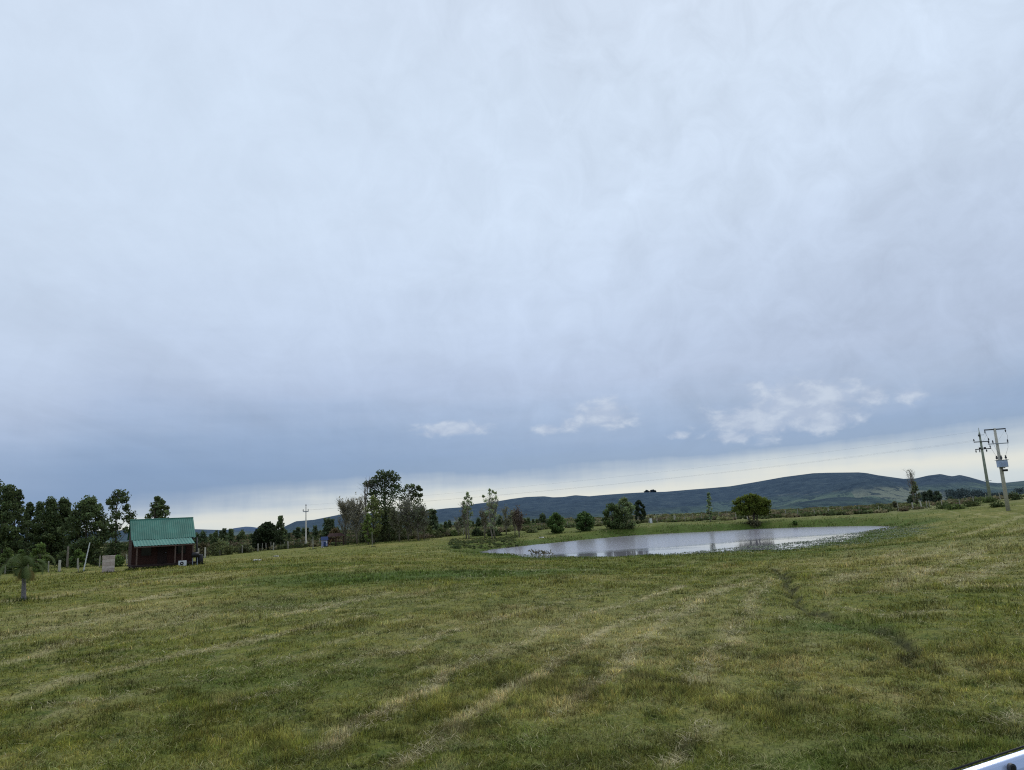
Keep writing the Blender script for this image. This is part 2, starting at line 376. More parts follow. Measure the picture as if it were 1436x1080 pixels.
# ------------------------------------------------------------------ ground sheet
WPX = [([(455, 1060), (540, 1005), (650, 945), (740, 905), (820, 870), (900, 845), (960, 825)], .28, 1.0), ([(560, 1080), (600, 1060), (657, 1008), (724, 966), (790, 930), (870, 885), (960, 850), (1030, 822)], .26, 1.0),
  ([(780, 1000), (850, 955), (900, 910), (950, 870), (1010, 835), (1060, 812)], .35, .7), ([(960, 960), (1000, 925), (1030, 890), (1055, 850), (1075, 815)], .4, .6), ([(560, 930), (640, 895), (740, 865), (840, 838)], .3, .7),
  ([(0, 985), (100, 960), (170, 943), (265, 926), (348, 909), (430, 890), (520, 872)], .4, .7), ([(0, 932), (60, 918), (130, 896), (190, 886), (280, 872), (350, 862), (430, 856)], .6, .8), ([(200, 888), (260, 874), (330, 858), (450, 856), (540, 838)], .7, .7),
  ([(190, 845), (260, 832), (340, 826)], .8, .8), ([(0, 850), (60, 846), (110, 838), (180, 826), (300, 812)], .6, .6), ([(0, 900), (80, 884), (160, 868)], .5, .6), ([(300, 1000), (400, 975), (520, 930), (600, 905)], .25, .5),
  ([(390, 870), (450, 862), (500, 848)], .7, .8), ([(1436, 738), (1360, 758), (1290, 782), (1220, 805), (1160, 822)], .7, .55), ([(1436, 756), (1380, 776), (1310, 805), (1240, 835)], .7, .55), ([(1436, 727), (1370, 740), (1290, 762), (1240, 780)], .9, .55),
  ([(1436, 785), (1390, 805), (1340, 828)], .6, .5), ([(1300, 862), (1240, 868), (1190, 858)], .3, .7), ([(1436, 826), (1400, 829), (1370, 830)], .35, 1.0), ([(945, 1080), (960, 1050), (985, 1020)], .16, .9), ([(1410, 1020), (1436, 1012)], .2, .9),
  ([(1040, 870), (1070, 878), (1100, 872)], .4, .6), ([(640, 815), (740, 800), (830, 796)], .7, .7), ([(660, 803), (760, 795)], .6, .6), ([(150, 822), (250, 808), (400, 792)], .7, .4), ([(60, 1000), (180, 985), (330, 950), (440, 925)], .3, .5)]
WIND = [([at_z(a_, b_, -.05)[:2] for a_, b_ in l_], w_, s_) for l_, w_, s_ in WPX]
def masks(x, y):
    n = len(x); out = np.zeros((n, 3))
    dd = distline(x+(fbm(x/1.1, y/1.1, 3)-.5)*.9, y+(fbm(x/1.3+7, y/1.3, 3)-.5)*.9, ditch); wob = fbm(x/.9, y/.9, 3)
    wd = .06+.20*wob
    out[:, 0] = np.exp(-(dd/wd)**2)*np.clip(wob*2.4-.1, 0, 1)
    d = sdpoly(x, y, pond) + (fbm(x/4, y/4, 3)-.5)*6
    lush = (1-sm((d-1)/7))
    # darker green hollow left of the pond and along its near side
    for (a, b, zz, rx, ry, k) in [(590, 812, -.1, 8, 3.4, 1.5), (700, 806, -.15, 6, 2.4, 1.1), (470, 815, -.1, 5, 2.5, 1.0), (420, 800, -.2, 8, 2.5, .7), (1150, 775, -.5, 14, 5, .8), (1000, 790, -.4, 9, 2.5, .6), (740, 795, -.2, 9, 2, .6), (1180, 880, 0, 1.3, 1.2, .9), (380, 850, 0, 3, 2, .6), (330, 960, 0, 3, 2, .5), (1300, 1060, 0, 2, 1.2, .8), (830, 1040, 0, 2.5, 1, .4)]:
        p = at_z(a, b, zz); q = ((x-p[0])/rx)**2+((y-p[1])/ry)**2
        lush = np.maximum(lush, k*np.exp(-q)*(.5+fbm(x/2, y/2, 3)))
    r = np.hypot(x, y)
    lush = np.maximum(lush, .4*sm((y-94-8*fbm(x/9, y/9, 2))/6)*(x > -8))
    out[:, 1] = np.clip(lush, 0, 1)
    straw = 0*x; wx_ = x+(fbm(x/1.5, y/1.5, 3)-.5)*1.0
    for k_, (ln_, wd_, st_) in enumerate(WIND):
        dd = distline(wx_, y, ln_); wl = wd_*(.30+.55*fbm(x/1.3+k_*7, y/1.3, 2)); br_ = np.clip(fbm(x/2.2+k_*11, y/2.2, 2)*3.4-.35, 0, 1)
        straw = np.maximum(straw, st_*br_*np.exp(-(dd/wl)**2))
    for (a, b, zz, rx, ry, k) in [(250, 860, 0, 8, 4, .35), (1400, 762, 0, 12, 12, .3), (860, 880, 0, 5, 7, .3)]:
        p = at_z(a, b, zz); q = ((x-p[0])/rx)**2+((y-p[1])/ry)**2
        straw = np.maximum(straw, k*np.exp(-q))
    out[:, 2] = np.clip(straw*(1-out[:, 1]*.8), 0, 1)
    return out
rr = list(np.exp(np.arange(math.log(.6), math.log(40), .014))) + list(np.arange(40, 140, .4)) + list(np.exp(np.arange(math.log(140), math.log(400), .011))) + list(np.exp(np.arange(math.log(400), math.log(14000), .06)))
aa = list(np.arange(-44, 44.01, .16)) + list(np.arange(48, 312, 6))
rr = np.array(rr); aa = np.radians(np.array(aa)); na, nr = len(aa), len(rr)
AZ, RR = np.meshgrid(aa, rr); gx = (RR*np.sin(AZ)).ravel(); gy = (RR*np.cos(AZ)).ravel()
gzv = ground(gx, gy)
V = np.stack([gx, gy, gzv], 1); V = np.vstack([V, [[0, 0, 0]]])
i, j = np.meshgrid(np.arange(nr-1), np.arange(na), indexing='ij'); j2 = (j+1) % na
Fq = np.stack([i*na+j, i*na+j2, (i+1)*na+j2, (i+1)*na+j], -1).reshape(-1, 4)[:, ::-1]
mk = masks(V[:, 0], V[:, 1])
g = link('ground', np_mesh('ground', V, Fq, 4, {'mask': mk}, smooth=True), M_field); tag(g, kind='structure')
# water sheet
pc = pond.mean(0); wp = [(p-pc)*1.0+pc for p in pond]
me = bpy.data.meshes.new('pond'); ext = []
for k, p in enumerate(pond):
    d = p-pc; ext.append((p[0]+d[0]/np.linalg.norm(d)*2.2, p[1]+d[1]/np.linalg.norm(d)*2.2, WATER))
me.from_pydata(ext, [], [tuple(range(len(ext)))]); me.update()
o = link('water', me, M_water); tag(o, kind='structure')
if me.polygons[0].normal.z < 0: me.flip_normals()
# hills
haz = np.linspace(RD[0, 0], RD[-1, 0], 620); hr = np.concatenate([np.linspace(R0, R1, 110), np.linspace(R1+150, R1+3000, 14)])
HA, HR = np.meshgrid(haz, hr); HZ = hill_z(HA, HR)
V = np.stack([(HR*np.sin(HA)).ravel(), (HR*np.cos(HA)).ravel(), HZ.ravel()], 1); n_ = len(haz)
i, j = np.meshgrid(np.arange(len(hr)-1), np.arange(n_-1), indexing='ij')
Fq = np.stack([i*n_+j, (i+1)*n_+j, (i+1)*n_+j+1, i*n_+j+1], -1).reshape(-1, 4)[:, ::-1]
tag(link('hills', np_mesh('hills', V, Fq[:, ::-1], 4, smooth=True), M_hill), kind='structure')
# a lower, much farther hill seen at the left of the main ridge
fr = np.array([az_el(*p) for p in [(100, 757), (250, 750), (300, 747), (318, 743), (330, 740.5), (345, 738.5), (354, 739), (366, 741), (385, 745), (410, 746), (470, 748), (560, 742)]])
def far_z(az, r):
    e = np.interp(az, fr[:, 0], fr[:, 1]); t = np.clip((r-6500)/2500, 0, 1.0); H = CAMZ+e*9000
    return -30+(H+30)*sm(t) - np.clip((r-9000)/2000, 0, 1)*(H+30)
haz = np.linspace(fr[0, 0], fr[-1, 0], 120); hr = np.linspace(6500, 11000, 30); HA, HR = np.meshgrid(haz, hr); n_ = len(haz)
V = np.stack([(HR*np.sin(HA)).ravel(), (HR*np.cos(HA)).ravel(), far_z(HA, HR).ravel()], 1)
i, j = np.meshgrid(np.arange(len(hr)-1), np.arange(n_-1), indexing='ij')
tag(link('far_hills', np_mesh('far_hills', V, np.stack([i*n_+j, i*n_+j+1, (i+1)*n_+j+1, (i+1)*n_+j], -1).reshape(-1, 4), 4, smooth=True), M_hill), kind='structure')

# ------------------------------------------------------------------ grass blades (stuff)
def blades(name, x, y, h, w, lean, colmul, m, zoff=0, rng=None, direction=None, base=None, label=None, cat=None, flat=None):
    N = len(x); rng = rng or np.random.RandomState(1)
    z = (ground(x, y) if base is None else base)-.01
    a = rng.rand(N)*2*np.pi if direction is None else direction
    b = rng.rand(N)*2*np.pi; wx = np.cos(a)*w/2; wy = np.sin(a)*w/2
    lx = np.cos(b)*lean*h; ly = np.sin(b)*lean*h
    hh = h*(1-.4*np.clip(lean, 0, 1.6))
    if flat is not None: hh = np.where(flat, h*.15+.02, hh)
    v0 = np.stack([x-wx, y-wy, z], 1); v1 = np.stack([x+wx, y+wy, z], 1)
    v2 = np.stack([x+wx*.7+lx*.4, y+wy*.7+ly*.4, z+hh*.62], 1); v3 = np.stack([x-wx*.7+lx*.4, y-wy*.7+ly*.4, z+hh*.62], 1)
    v4 = np.stack([x+lx, y+ly, z+hh], 1)
    V = np.stack([v0, v1, v2, v3, v4], 1).reshape(-1, 3); k = np.arange(N)*5
    Fc = np.stack([k, k+1, k+2, k, k+2, k+3, k+3, k+2, k+4], 1).reshape(-1)
    col = np.repeat(colmul, 5, 0)
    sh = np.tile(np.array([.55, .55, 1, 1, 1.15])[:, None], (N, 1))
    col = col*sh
    cols = {'Col': col}
    if m is M_blade: cols['mask'] = np.repeat(masks(x, y), 5, 0)
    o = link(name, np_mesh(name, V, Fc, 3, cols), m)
    return tag(o, label, cat, kind='stuff')
rng = np.random.RandomState(11)
NB = 940000
r = np.exp(np.concatenate([rng.uniform(math.log(6.5), math.log(98), 700000), rng.uniform(math.log(6.5), math.log(16), 240000)])); az = rng.uniform(R(-40), R(40), NB)
x = r*np.sin(az); y = r*np.cos(az)
dens = fbm(x/.45, y/.45, 3); tuft = fbm(x/1.7+4, y/1.7+8, 3)
keep = (rng.rand(NB) < np.clip((dens-.25)*2.4, .12, 1)) & (sdpoly(x, y, pond) > .5) & (rng.rand(NB) < 1-.85*sm((r-50)/45))
ddt = distline(x, y, ditch); keep &= rng.rand(NB) < 1-.45*np.exp(-(ddt/.2)**2)
x, y, r, dens, tuft = x[keep], y[keep], r[keep], dens[keep], tuft[keep]; N = len(x)
tc = fbm(x/.22+3, y/.22+1, 2); tm = fbm(x/.9+31, y/.9+12, 3)
h = (.028+.045*rng.rand(N)+.11*np.clip(tuft-.48, 0, .4)*2.4+.05*np.clip(tc-.5, 0, 1))*(1+r/70); w = .0058*(np.minimum(r, 62)/7)**.85*(.7+.6*rng.rand(N))
lean = np.abs(rng.normal(.5, .45, N)); flat = rng.rand(N) < .08
br = rng.uniform(.4, 1.75, N)*(.30+1.4*tc)*(.35+1.3*tm)*1.06; col = np.stack([br*rng.uniform(.92, 1.12, N), br, br*rng.uniform(.8, 1.1, N)], 1)
dry = rng.rand(N) < .05+.30*np.clip(fbm(x/.6+50, y/.6, 3)-.5, 0, 1)*2; col[dry] *= np.array([1.6, 1.36, 1.5])
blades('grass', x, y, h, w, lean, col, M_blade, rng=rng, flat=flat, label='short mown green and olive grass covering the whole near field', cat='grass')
# cut straw lying in rows
NS = 210000
r = np.exp(rng.uniform(math.log(7), math.log(45), NS)); az = rng.uniform(R(-40), R(40), NS); x = r*np.sin(az); y = r*np.cos(az)
ca, sa = math.cos(R(25)), math.sin(R(25)); uu = x*ca-y*sa; vv = x*sa+y*ca
row = fbm(uu/1.1, vv/9, 3)*fbm(uu/.5+9, vv/1.8, 2)
dW = np.min([distline(x, y, l_)/w_ for l_, w_, s_ in WIND], axis=0); keep = rng.rand(NS) < np.maximum(np.exp(-(dW/.75)**2)*np.clip(fbm(x/.7, y/.7, 3)*3-.8, .1, 1), .02)
x, y, r = x[keep], y[keep], r[keep]; N = len(x)
col = np.array(srgb(204, 192, 152)[:3])*rng.uniform(.5, 1.15, (N, 1))
blades('hay', x, y, rng.uniform(.04, .13, N)*(1+r/45), .0045*(r/7)**.8+0*x, rng.uniform(.8, 1.5, N), col, M_twig, rng=rng, base=ground(x, y)+.03, flat=np.ones(N, bool), label='dry cut straw strewn in pale rows over the mown field', cat='hay')
NC = 200000
r = np.exp(rng.uniform(math.log(6.6), math.log(32), NC)); az = rng.uniform(R(-40), R(40), NC); x = r*np.sin(az); y = r*np.cos(az)
kp = rng.rand(NC) < np.clip((fbm(x/.5+9, y/.5+2, 3)-.38)*4, .1, 1); x, y, r = x[kp], y[kp], r[kp]; N = len(x)
col = np.where(rng.rand(N, 1) < .5, np.array([srgb(150, 146, 96)[:3]]), np.array([srgb(122, 134, 70)[:3]]))*rng.uniform(.5, 1.35, (N, 1))*(.35+1.2*fbm(x/.9+31, y/.9+12, 3))[:, None]
blades('clippings', x, y, rng.uniform(.03, .10, N)*(1+r/60), .004*(r/7)**.85+0*x, rng.uniform(.6, 1.4, N), col, M_twig, rng=rng, base=ground(x, y)+.035, flat=rng.rand(N) < .8, label='matted green and tan clippings lying in the mown grass', cat='clippings')
# rough grass on the pond banks
NS = 110000
x = rng.uniform(pond[:, 0].min()-14, pond[:, 0].max()+14, NS*2); y = rng.uniform(pond[:, 1].min()-5, pond[:, 1].max()+14, NS*2)
d = sdpoly(x, y, pond); cl = fbm(x/1.6, y/1.6, 3)
k = (d > -.3) & (d < 10) & (rng.rand(len(x)) < np.clip((cl-.36)*5, 0.05, 1)*np.exp(-np.clip(d, 0, 99)/2.2))
x, y, cl = x[k], y[k], cl[k]; N = len(x); back = sm((y-78)/10)
h = (.06+.16*rng.rand(N)*(.4+back))*(.5+cl); br = rng.uniform(.8, 1.5, N)[:, None]
gcol = np.where(rng.rand(N, 1) < .25, np.array([srgb(138, 130, 88)[:3]]), np.array([srgb(84, 100, 46)[:3]]))*br
blades('bank_grass', x, y, h, .05+.04*rng.rand(N), rng.uniform(0, .8, N), gcol, M_leaf, rng=rng, label='rough longer grass growing along the banks of the pond', cat='grass')
# grey-green water weeds at the shallow near shore
wz = np.array([at_z(a, b, WATER)[:2] for a, b in [(880, 779.5), (960, 774), (1000, 769.5), (1090, 762.5), (1150, 755.5), (1195, 747), (1235, 742), (1240, 738.5), (1310, 739), (1300, 750), (1210, 766), (1120, 774), (1000, 780), (930, 783)]])
x = rng.uniform(wz[:, 0].min(), wz[:, 0].max(), 90000); y = rng.uniform(wz[:, 1].min(), wz[:, 1].max(), 90000)
d = sdpoly(x, y, wz)+(fbm(x/2, y/2, 3)-.5)*2.0; k = (d < 0) & (rng.rand(len(x)) < np.clip(-d*.8, .05, .9)*np.clip((fbm(x/1.1, y/1.1, 3)-.3)*4, .1, 1)); x, y = x[k], y[k]; N = len(x)
gcol = np.where(rng.rand(N, 1) < .4, np.array([srgb(148, 154, 136)[:3]]), np.array([srgb(116, 128, 96)[:3]]))*rng.uniform(.7, 1.3, (N, 1))
blades('water_weeds', x, y, rng.uniform(.05, .14, N), .04+.05*rng.rand(N), rng.uniform(.4, 1.3, N), gcol, M_twig, rng=rng, base=np.maximum(ground(x, y), WATER)+.01, flat=rng.rand(N) < .93, label='grey-green weeds filling the shallow near edge of the pond', cat='weeds')

# ------------------------------------------------------------------ trees
def quads(cen, size, rng, cols, elong=1.5, upb=0.0):
    N = len(cen)
    a = rng.normal(size=(N, 3)); a[:, 2] += upb*np.sign(a[:, 2]+1e-9); a /= np.linalg.norm(a, axis=1)[:, None]
    b = rng.normal(size=(N, 3)); b -= (a*b).sum(1)[:, None]*a; b /= np.linalg.norm(b, axis=1)[:, None]
    s = (size*rng.uniform(.6, 1.3, N))[:, None]; a = a*s*elong*.5; b = b*s*.5
    V = np.stack([cen-a, cen+b, cen+a, cen-b], 1).reshape(-1, 3)
    return V, np.arange(N*4), np.repeat(cols, 4, 0)
def crown_mesh(name, clumps, leaf, npc, base, rng, spread=.5, droop=0):
    cs, co = [], []
    for (c, rad, shade) in clumps:
        rad = np.asarray(rad, float)*np.ones(3); n = max(8, int(npc*rng.uniform(.7, 1.3)))
        d = rng.normal(size=(n, 3)); d /= np.linalg.norm(d, axis=1)[:, None]; u = rng.rand(n)**spread
        off = d*u[:, None]*rad; p = c+off
        if droop: p[:, 2] -= droop*rng.rand(n)*rad[2]
        lit = .5+.6*(d[:, 2]*u*.5+.5)  # light from above put into the leaf colour: clump tops paler, undersides darker
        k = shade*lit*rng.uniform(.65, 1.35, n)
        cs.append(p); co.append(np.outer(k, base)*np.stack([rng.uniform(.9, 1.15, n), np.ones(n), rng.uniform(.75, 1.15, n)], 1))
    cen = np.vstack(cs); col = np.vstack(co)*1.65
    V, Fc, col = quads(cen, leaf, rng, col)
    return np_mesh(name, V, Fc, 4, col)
ENV = {
 'ball': lambda t: math.sqrt(max(0, 1-(2*t-1)**2))*1.0,
 'dome': lambda t: (min(1, (t+.25)*2.6))*math.sqrt(max(0, 1-t**2.2)),
 'tall': lambda t: min(1, t*4+.45)*(1-t**2.6)**.6*(.82+.18*math.sin(t*14)),
 'cone': lambda t: min(1, t*6+.5)*(1-t)**.8+.06,
 'poplar': lambda t: min(1, t*3+.35)*(1-t**1.8)**.7,
 'flame': lambda t: min(1, t*2.4+.2)*(1-t**3)**.6,
}
def tree(name, px, Y, hgt, wid, env, label, cat, base_col, seed, leaf=.22, ncl=40, npc=90, crown0=.12, crad=.22, trunk_r=None, group=None, bark=None, inner=.35, lean=0, dz=0, spread=.5, pos=None, custom=None, limbs=True, droop=0):
    rg = np.random.RandomState(seed); p = place(px, Y) if pos is None else np.array(pos, float)
    e = empty(name, (p[0], p[1], p[2]-.05+dz), label, cat, group, rz=0)
    tr = trunk_r or hgt*.018+.03; W2 = wid/2; clumps = []
    if custom:
        for (cx, cz, crx, crz) in custom:
            crx *= 1.12; clumps.append((np.array((cx*W2, rg.uniform(-.35, .35)*W2, cz*hgt)), np.array((crx*W2, crx*W2, max(crz*hgt, .72*crx*W2))), rg.uniform(.7, 1.25)))
    else:
        for k in range(ncl):
            t = (k+rg.rand())/ncl; rad = ENV[env](t)*W2; a = rg.rand()*2*math.pi; q = inner+(1-inner)*rg.rand()**.6
            cr = crad*W2*rg.uniform(.7, 1.3)*(1.0 if env != 'poplar' else .8)
            rr_ = max(0, rad-cr*.6)*q; z = hgt*(crown0+(1-crown0)*t)-cr*.4*t
            clumps.append((np.array((math.cos(a)*rr_+lean*z, math.sin(a)*rr_, z)), np.array((cr, cr, cr*rg.uniform(.65, .95))), rg.uniform(.6, 1.35)))
    mb = MB(); top = hgt*.93; bend = rg.normal(size=2)*.03*hgt
    def tp(s): return np.array((bend[0]*math.sin(s*2.6)+lean*s*top, bend[1]*math.sin(s*2.1), s*top))
    mb.tube([tp(s) for s in (0, .08, .25, .45, .7, 1)], [tr*1.35, tr, tr*.85, tr*.65, tr*.4, tr*.1], 7)
    if limbs:
        for (c, rad, sh) in clumps[::max(1, len(clumps)//26)]:
            s = max(.08, min(.92, c[2]/top-.14-.1*rg.rand())); b = tp(s); m_ = (b+c)/2+np.array((0, 0, -.04*hgt*rg.rand()))
            mb.tube([b, m_, c], [tr*.34*(1-s*.5), tr*.2, tr*.06], 5, cap=False)
    mb.build('trunk', bark or M_bark, e, smooth=True)
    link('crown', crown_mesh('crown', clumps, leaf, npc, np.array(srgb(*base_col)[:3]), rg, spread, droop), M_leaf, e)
    return e
def bare_tree(name, px, Y, hgt, wid, label, cat, tw_col, leaf_col, seed, nleaf=500, nlimb=12, ntw=900, group=None, up_=1.0, leaf=.16, pos=None, top_leaf=False):
    rg = np.random.RandomState(seed); p = place(px, Y) if pos is None else pos; e = empty(name, (p[0], p[1], p[2]-.05), label, cat, group)
    tr = hgt*.014+.03; mb = MB(); W2 = wid/2; tips = []
    mb.tube([(0, 0, 0), (.02*hgt*rg.normal(), 0, hgt*.35), (.03*hgt*rg.normal(), 0, hgt*.7), (0, 0, hgt*.97)], [tr*1.2, tr*.9, tr*.5, tr*.08], 6)
    segs = [((0, 0, hgt*.3), (0, 0, hgt*.97))]
    for k in range(nlimb):
        s = rg.uniform(.14, .7); a = rg.rand()*2*math.pi; ln = W2*rg.uniform(.55, 1.0)*(1-.3*s); b = np.array((0, 0, s*hgt))
        rise = up_*hgt*rg.uniform(.18, .4)*(1-s*.5)
        c = b+np.array((math.cos(a)*ln*.5, math.sin(a)*ln*.5, rise*.45)); d = b+np.array((math.cos(a)*ln, math.sin(a)*ln, rise)); d[2] = min(d[2], hgt*.97)
        mb.tube([b, c, d], [tr*.42, tr*.26, tr*.08], 5, cap=False); segs += [(b, c), (c, d), (c, d)]
    mb.build('trunk', M_palebark, e, smooth=True)
    segs = np.array([np.concatenate([np.asarray(a, float), np.asarray(b, float)]) for a, b in segs]); idx = rg.randint(0, len(segs), ntw); t = rg.rand(ntw)[:, None]
    st = segs[idx, :3]*(1-t)+segs[idx, 3:]*t; d = rg.normal(size=(ntw, 3)); d[:, 2] = np.abs(d[:, 2])*1.1+.9*up_; d /= np.linalg.norm(d, axis=1)[:, None]
    ln = rg.uniform(.25, 1, ntw)[:, None]*.17*hgt; en = st+d*ln; en[:, 2] = np.minimum(en[:, 2], hgt*1.02)
    sd = np.cross(d, rg.normal(size=(ntw, 3))); sd /= np.linalg.norm(sd, axis=1)[:, None]; wd = .018+.012*rg.rand(ntw)[:, None]
    # forked: each twig is a sliver triangle with two side slivers
    Vs = [st-sd*wd, st+sd*wd, en]; T = np.stack(Vs, 1).reshape(-1, 3)
    mid = (st+en)/2; d2 = d+rg.normal(size=d.shape)*.5; T2 = np.stack([mid-sd*wd*.7, mid+sd*wd*.7, mid+d2*ln*.5], 1).reshape(-1, 3)
    d3 = d+rg.normal(size=d.shape)*.5; m3 = st*.3+en*.7; T3 = np.stack([m3-sd*wd*.7, m3+sd*wd*.7, m3+d3*ln*.4], 1).reshape(-1, 3)
    V = np.vstack([T, T2, T3]); col = np.repeat(np.array([srgb(*tw_col)[:3]])*rg.uniform(.6, 1.3, (len(V)//3, 1)), 3, 0)
    link('twigs', np_mesh('twigs', V, np.arange(len(V)), 3, col), M_twig, e)
    if nleaf:
        src = np.vstack([en, mid+d2*ln*.5]); 
        if top_leaf: src = src[src[:, 2] > hgt*.45]
        k = rg.randint(0, len(src), nleaf); cen = src[k]+rg.normal(size=(nleaf, 3))*.13
        lc = np.array([srgb(*leaf_col)[:3]])*rg.uniform(.6, 1.3, (nleaf, 1)); V, Fc, lc = quads(cen, leaf, rg, lc)
        link('crown', np_mesh('crown', V, Fc, 4, lc), M_leaf, e)
    return e
px2m = lambda n, Y: n*Y/F
DK = (72, 84, 54); DK2 = (80, 92, 60); GR = (90, 106, 58); OL = (104, 108, 72)
# --- left eucalypt row: (px centre, top py, width px, dist, label, dense)
def hgt_for(px, Y, top): 
    p = place(px, Y); b = proj(p)[1]; return (b-top)*Y/F*1.0
left_rows = [
 (-22, 672, 60, 112, 'tall', 'dark eucalypt cut by the left edge of the photo', 56),
 (3, 684, 46, 108, 'tall', 'tall dark eucalypt at the far left whose leafy top rises above the others', 60),
 (19, 690, 26, 118, 'tall', 'narrow dark eucalypt with a pointed tip second from the left edge', 34),
 (36, 708, 24, 124, 'tall', 'lower dark eucalypt filling the dip left of the broad twin crown', 34),
 (51, 707, 26, 122, 'tall', 'slim dark eucalypt touching the broad twin crown on its left', 36),
 (66, 702, 36, 112, 'tall', 'broad dark eucalypt left of centre in the row behind the post and wire fence', 52),
 (84, 702, 36, 114, 'tall', 'broad dark eucalypt with a flat top and drooping right side', 52),
 (120, 700, 50, 106, 'flame', 'dark pyramid shaped eucalypt behind the leaning white pole', 60),
]
for k, (px, top, w, Y, env, lab, ncl) in enumerate(left_rows):
    tree('eucalyptus_tree', px, Y, hgt_for(px, Y, top), px2m(w*1.5, Y), env, lab, 'tree', DK, 40+k, leaf=.22, ncl=int(ncl*1.7), npc=105, crown0=.06, crad=.24, inner=.2)
Y = 100
tree('eucalyptus_tree', 163, Y, hgt_for(163, Y, 687), px2m(48, Y), 'tall', 'tall open eucalypt with separate rounded foliage clumps and sky gaps, left of the cabin', 'tree', DK, 61, leaf=.22, npc=130, trunk_r=.16,
     custom=[(-.15, .93, .34, .06), (.10, .90, .40, .05), (-.45, .87, .3, .035), (-.72, .82, .24, .03), (.35, .83, .25, .05), (-.2, .82, .3, .06), (.32, .73, .22, .06), (-.35, .73, .26, .06), (-.25, .62, .32, .06), (.15, .63, .28, .06), (.62, .64, .34, .06), (.8, .55, .26, .05), (.45, .58, .25, .04), (-.3, .5, .34, .06), (.0, .48, .3, .05), (.4, .42, .28, .05), (-.5, .42, .22, .05), (.05, .36, .34, .06), (-.15, .26, .3, .06), (.2, .2, .3, .08), (-.2, .12, .3, .07), (.6, .2, .3, .06)])
Y = 96
tree('eucalyptus_tree', 218, Y, hgt_for(218, Y, 697), px2m(38, Y), 'cone', 'dark conical eucalypt rising behind the green cabin roof', 'tree', DK2, 62, leaf=.22, npc=120, crad=.3, trunk_r=.15,
     custom=[(.12, .95, .2, .035), (-.02, .91, .28, .035), (.3, .88, .22, .03), (-.25, .85, .3, .035), (.15, .84, .3, .03), (.5, .8, .28, .035), (-.45, .77, .3, .035), (-.05, .78, .3, .035), (.72, .72, .3, .04), (.3, .73, .28, .03), (-.7, .69, .28, .035), (-.3, .70, .3, .03), (.05, .67, .35, .03), (.6, .63, .35, .035), (-.6, .6, .35, .035), (.0, .58, .4, .04), (-.3, .5, .5, .05), (.4, .5, .5, .05), (0, .4, .5, .06), (-.3, .28, .4, .06), (.3, .25, .4, .06)])
# understory at the left
for k, (px, Y, w, top, col, lab) in enumerate([
  (8, 84, 30, 770, (84, 98, 56), 'grey-green bush under the eucalypts at the left edge of the photo'),
  (54, 84, 30, 763, (84, 100, 52), 'light green bush right behind the small palm'),
  (28, 90, 24, 772, (74, 90, 48), 'dull green bush behind the trunk top of the small palm'),
  (109, 90, 22, 771, (80, 98, 52), 'small bright green bush left of the leaning white pole'),
  (88, 96, 26, 774, (66, 76, 46), 'dark low bush between the two light green bushes'),
  (136, 92, 22, 772, (70, 80, 50), 'dark low bush right of the leaning white pole'),
  (165, 84, 26, 780, (72, 88, 46), 'low green bush just left of the cabin behind the pale board panel'),
  (155, 100, 30, 768, (64, 74, 48), 'dark thicket bush behind the pale board panel'),
  (310, 100, 42, 759, (88, 94, 62), 'wide rounded grey-green bush behind the fence right of the cabin'),
  (284, 104, 22, 762, (82, 78, 56), 'brownish bush beside the right end of the cabin'),
  (344, 104, 26, 763, (92, 96, 68), 'pale grey-green bush left of the big round dark tree'),
  (778.5 if 0 else 330, 112, 20, 768, (78, 84, 54), 'low bush between the wide bush and the big round dark tree')]):
    tree('bush', px, Y, max(.9, hgt_for(px, Y, top)), px2m(w, Y), 'dome', lab, 'bush', col, 100+k, leaf=.16, ncl=26, npc=70, crown0=.02, crad=.34, inner=.4)
# big round dark tree + lighter one
Y = 116
tree('round_tree', 375, Y, hgt_for(375, Y, 734), px2m(46, Y), 'dome', 'broad round very dark tree behind the fence right of the cabin', 'tree', (44, 54, 34), 131, leaf=.24, ncl=60, npc=110, crown0=.06, crad=.3)
tree('round_tree', 393, Y+4, hgt_for(393, Y+4, 724.5), px2m(17, Y), 'tall', 'grey-green twin-topped tree rising behind the broad round dark tree', 'tree', (84, 96, 64), 132, leaf=.22, ncl=26, npc=70, crown0=.3, crad=.4)
# conifers along the left distance (countable), shared mesh prototypes
protos = []
def conifer(px, Y, h, w, seed, label, grp, col):
    return tree('conifer', px, Y, h, w, 'cone', label, 'tree', col, seed, leaf=.34, ncl=26, npc=34, crown0=.04, crad=.42, inner=.2, group=grp, limbs=False)
lab1 = 'small dark conifer in the distant row between the cabin and the pond'; g1 = 'distant conifers between the cabin and the pond'
protos = [conifer(px, Y, h, w, s, lab1, g1, c) for px, Y, h, w, s, c in [(284, 190, 3.6, 3.2, 201, (66, 78, 54)), (314, 185, 4.2, 2.4, 202, (70, 82, 58)), (324, 190, 3.8, 2.8, 203, (78, 90, 60)), (339, 215, 3.0, 3, 204, (84, 94, 64))]]
rg = np.random.RandomState(5)
def copy_tree(o, loc, rz, sc, label=None, group=None):
    n = o.copy(); C.objects.link(n); n.location = Vector(loc); n.rotation_euler = (0, 0, rz); q_ = random.uniform(.75, 1.5); n.scale = (sc*q_, sc*q_, sc)
    if label: n['label'] = label
    if group: n['group'] = group
    for ch in list(o.children):
        c = ch.copy(); C.objects.link(c); c.parent = n
    return n
kidx = 0
for px in list(np.arange(277, 400, 4.6))+list(np.arange(400, 486, 6))+list(np.arange(606, 770, 6.5)):
    Y = rg.uniform(185, 240); sc = rg.uniform(.5, .95)*(.85 if 400 < px < 486 else 1)
    
    p = place(px+rg.uniform(-2, 2), Y); copy_tree(protos[rg.randint(4)], (p[0], p[1], p[2]-.1), rg.rand()*6, sc)
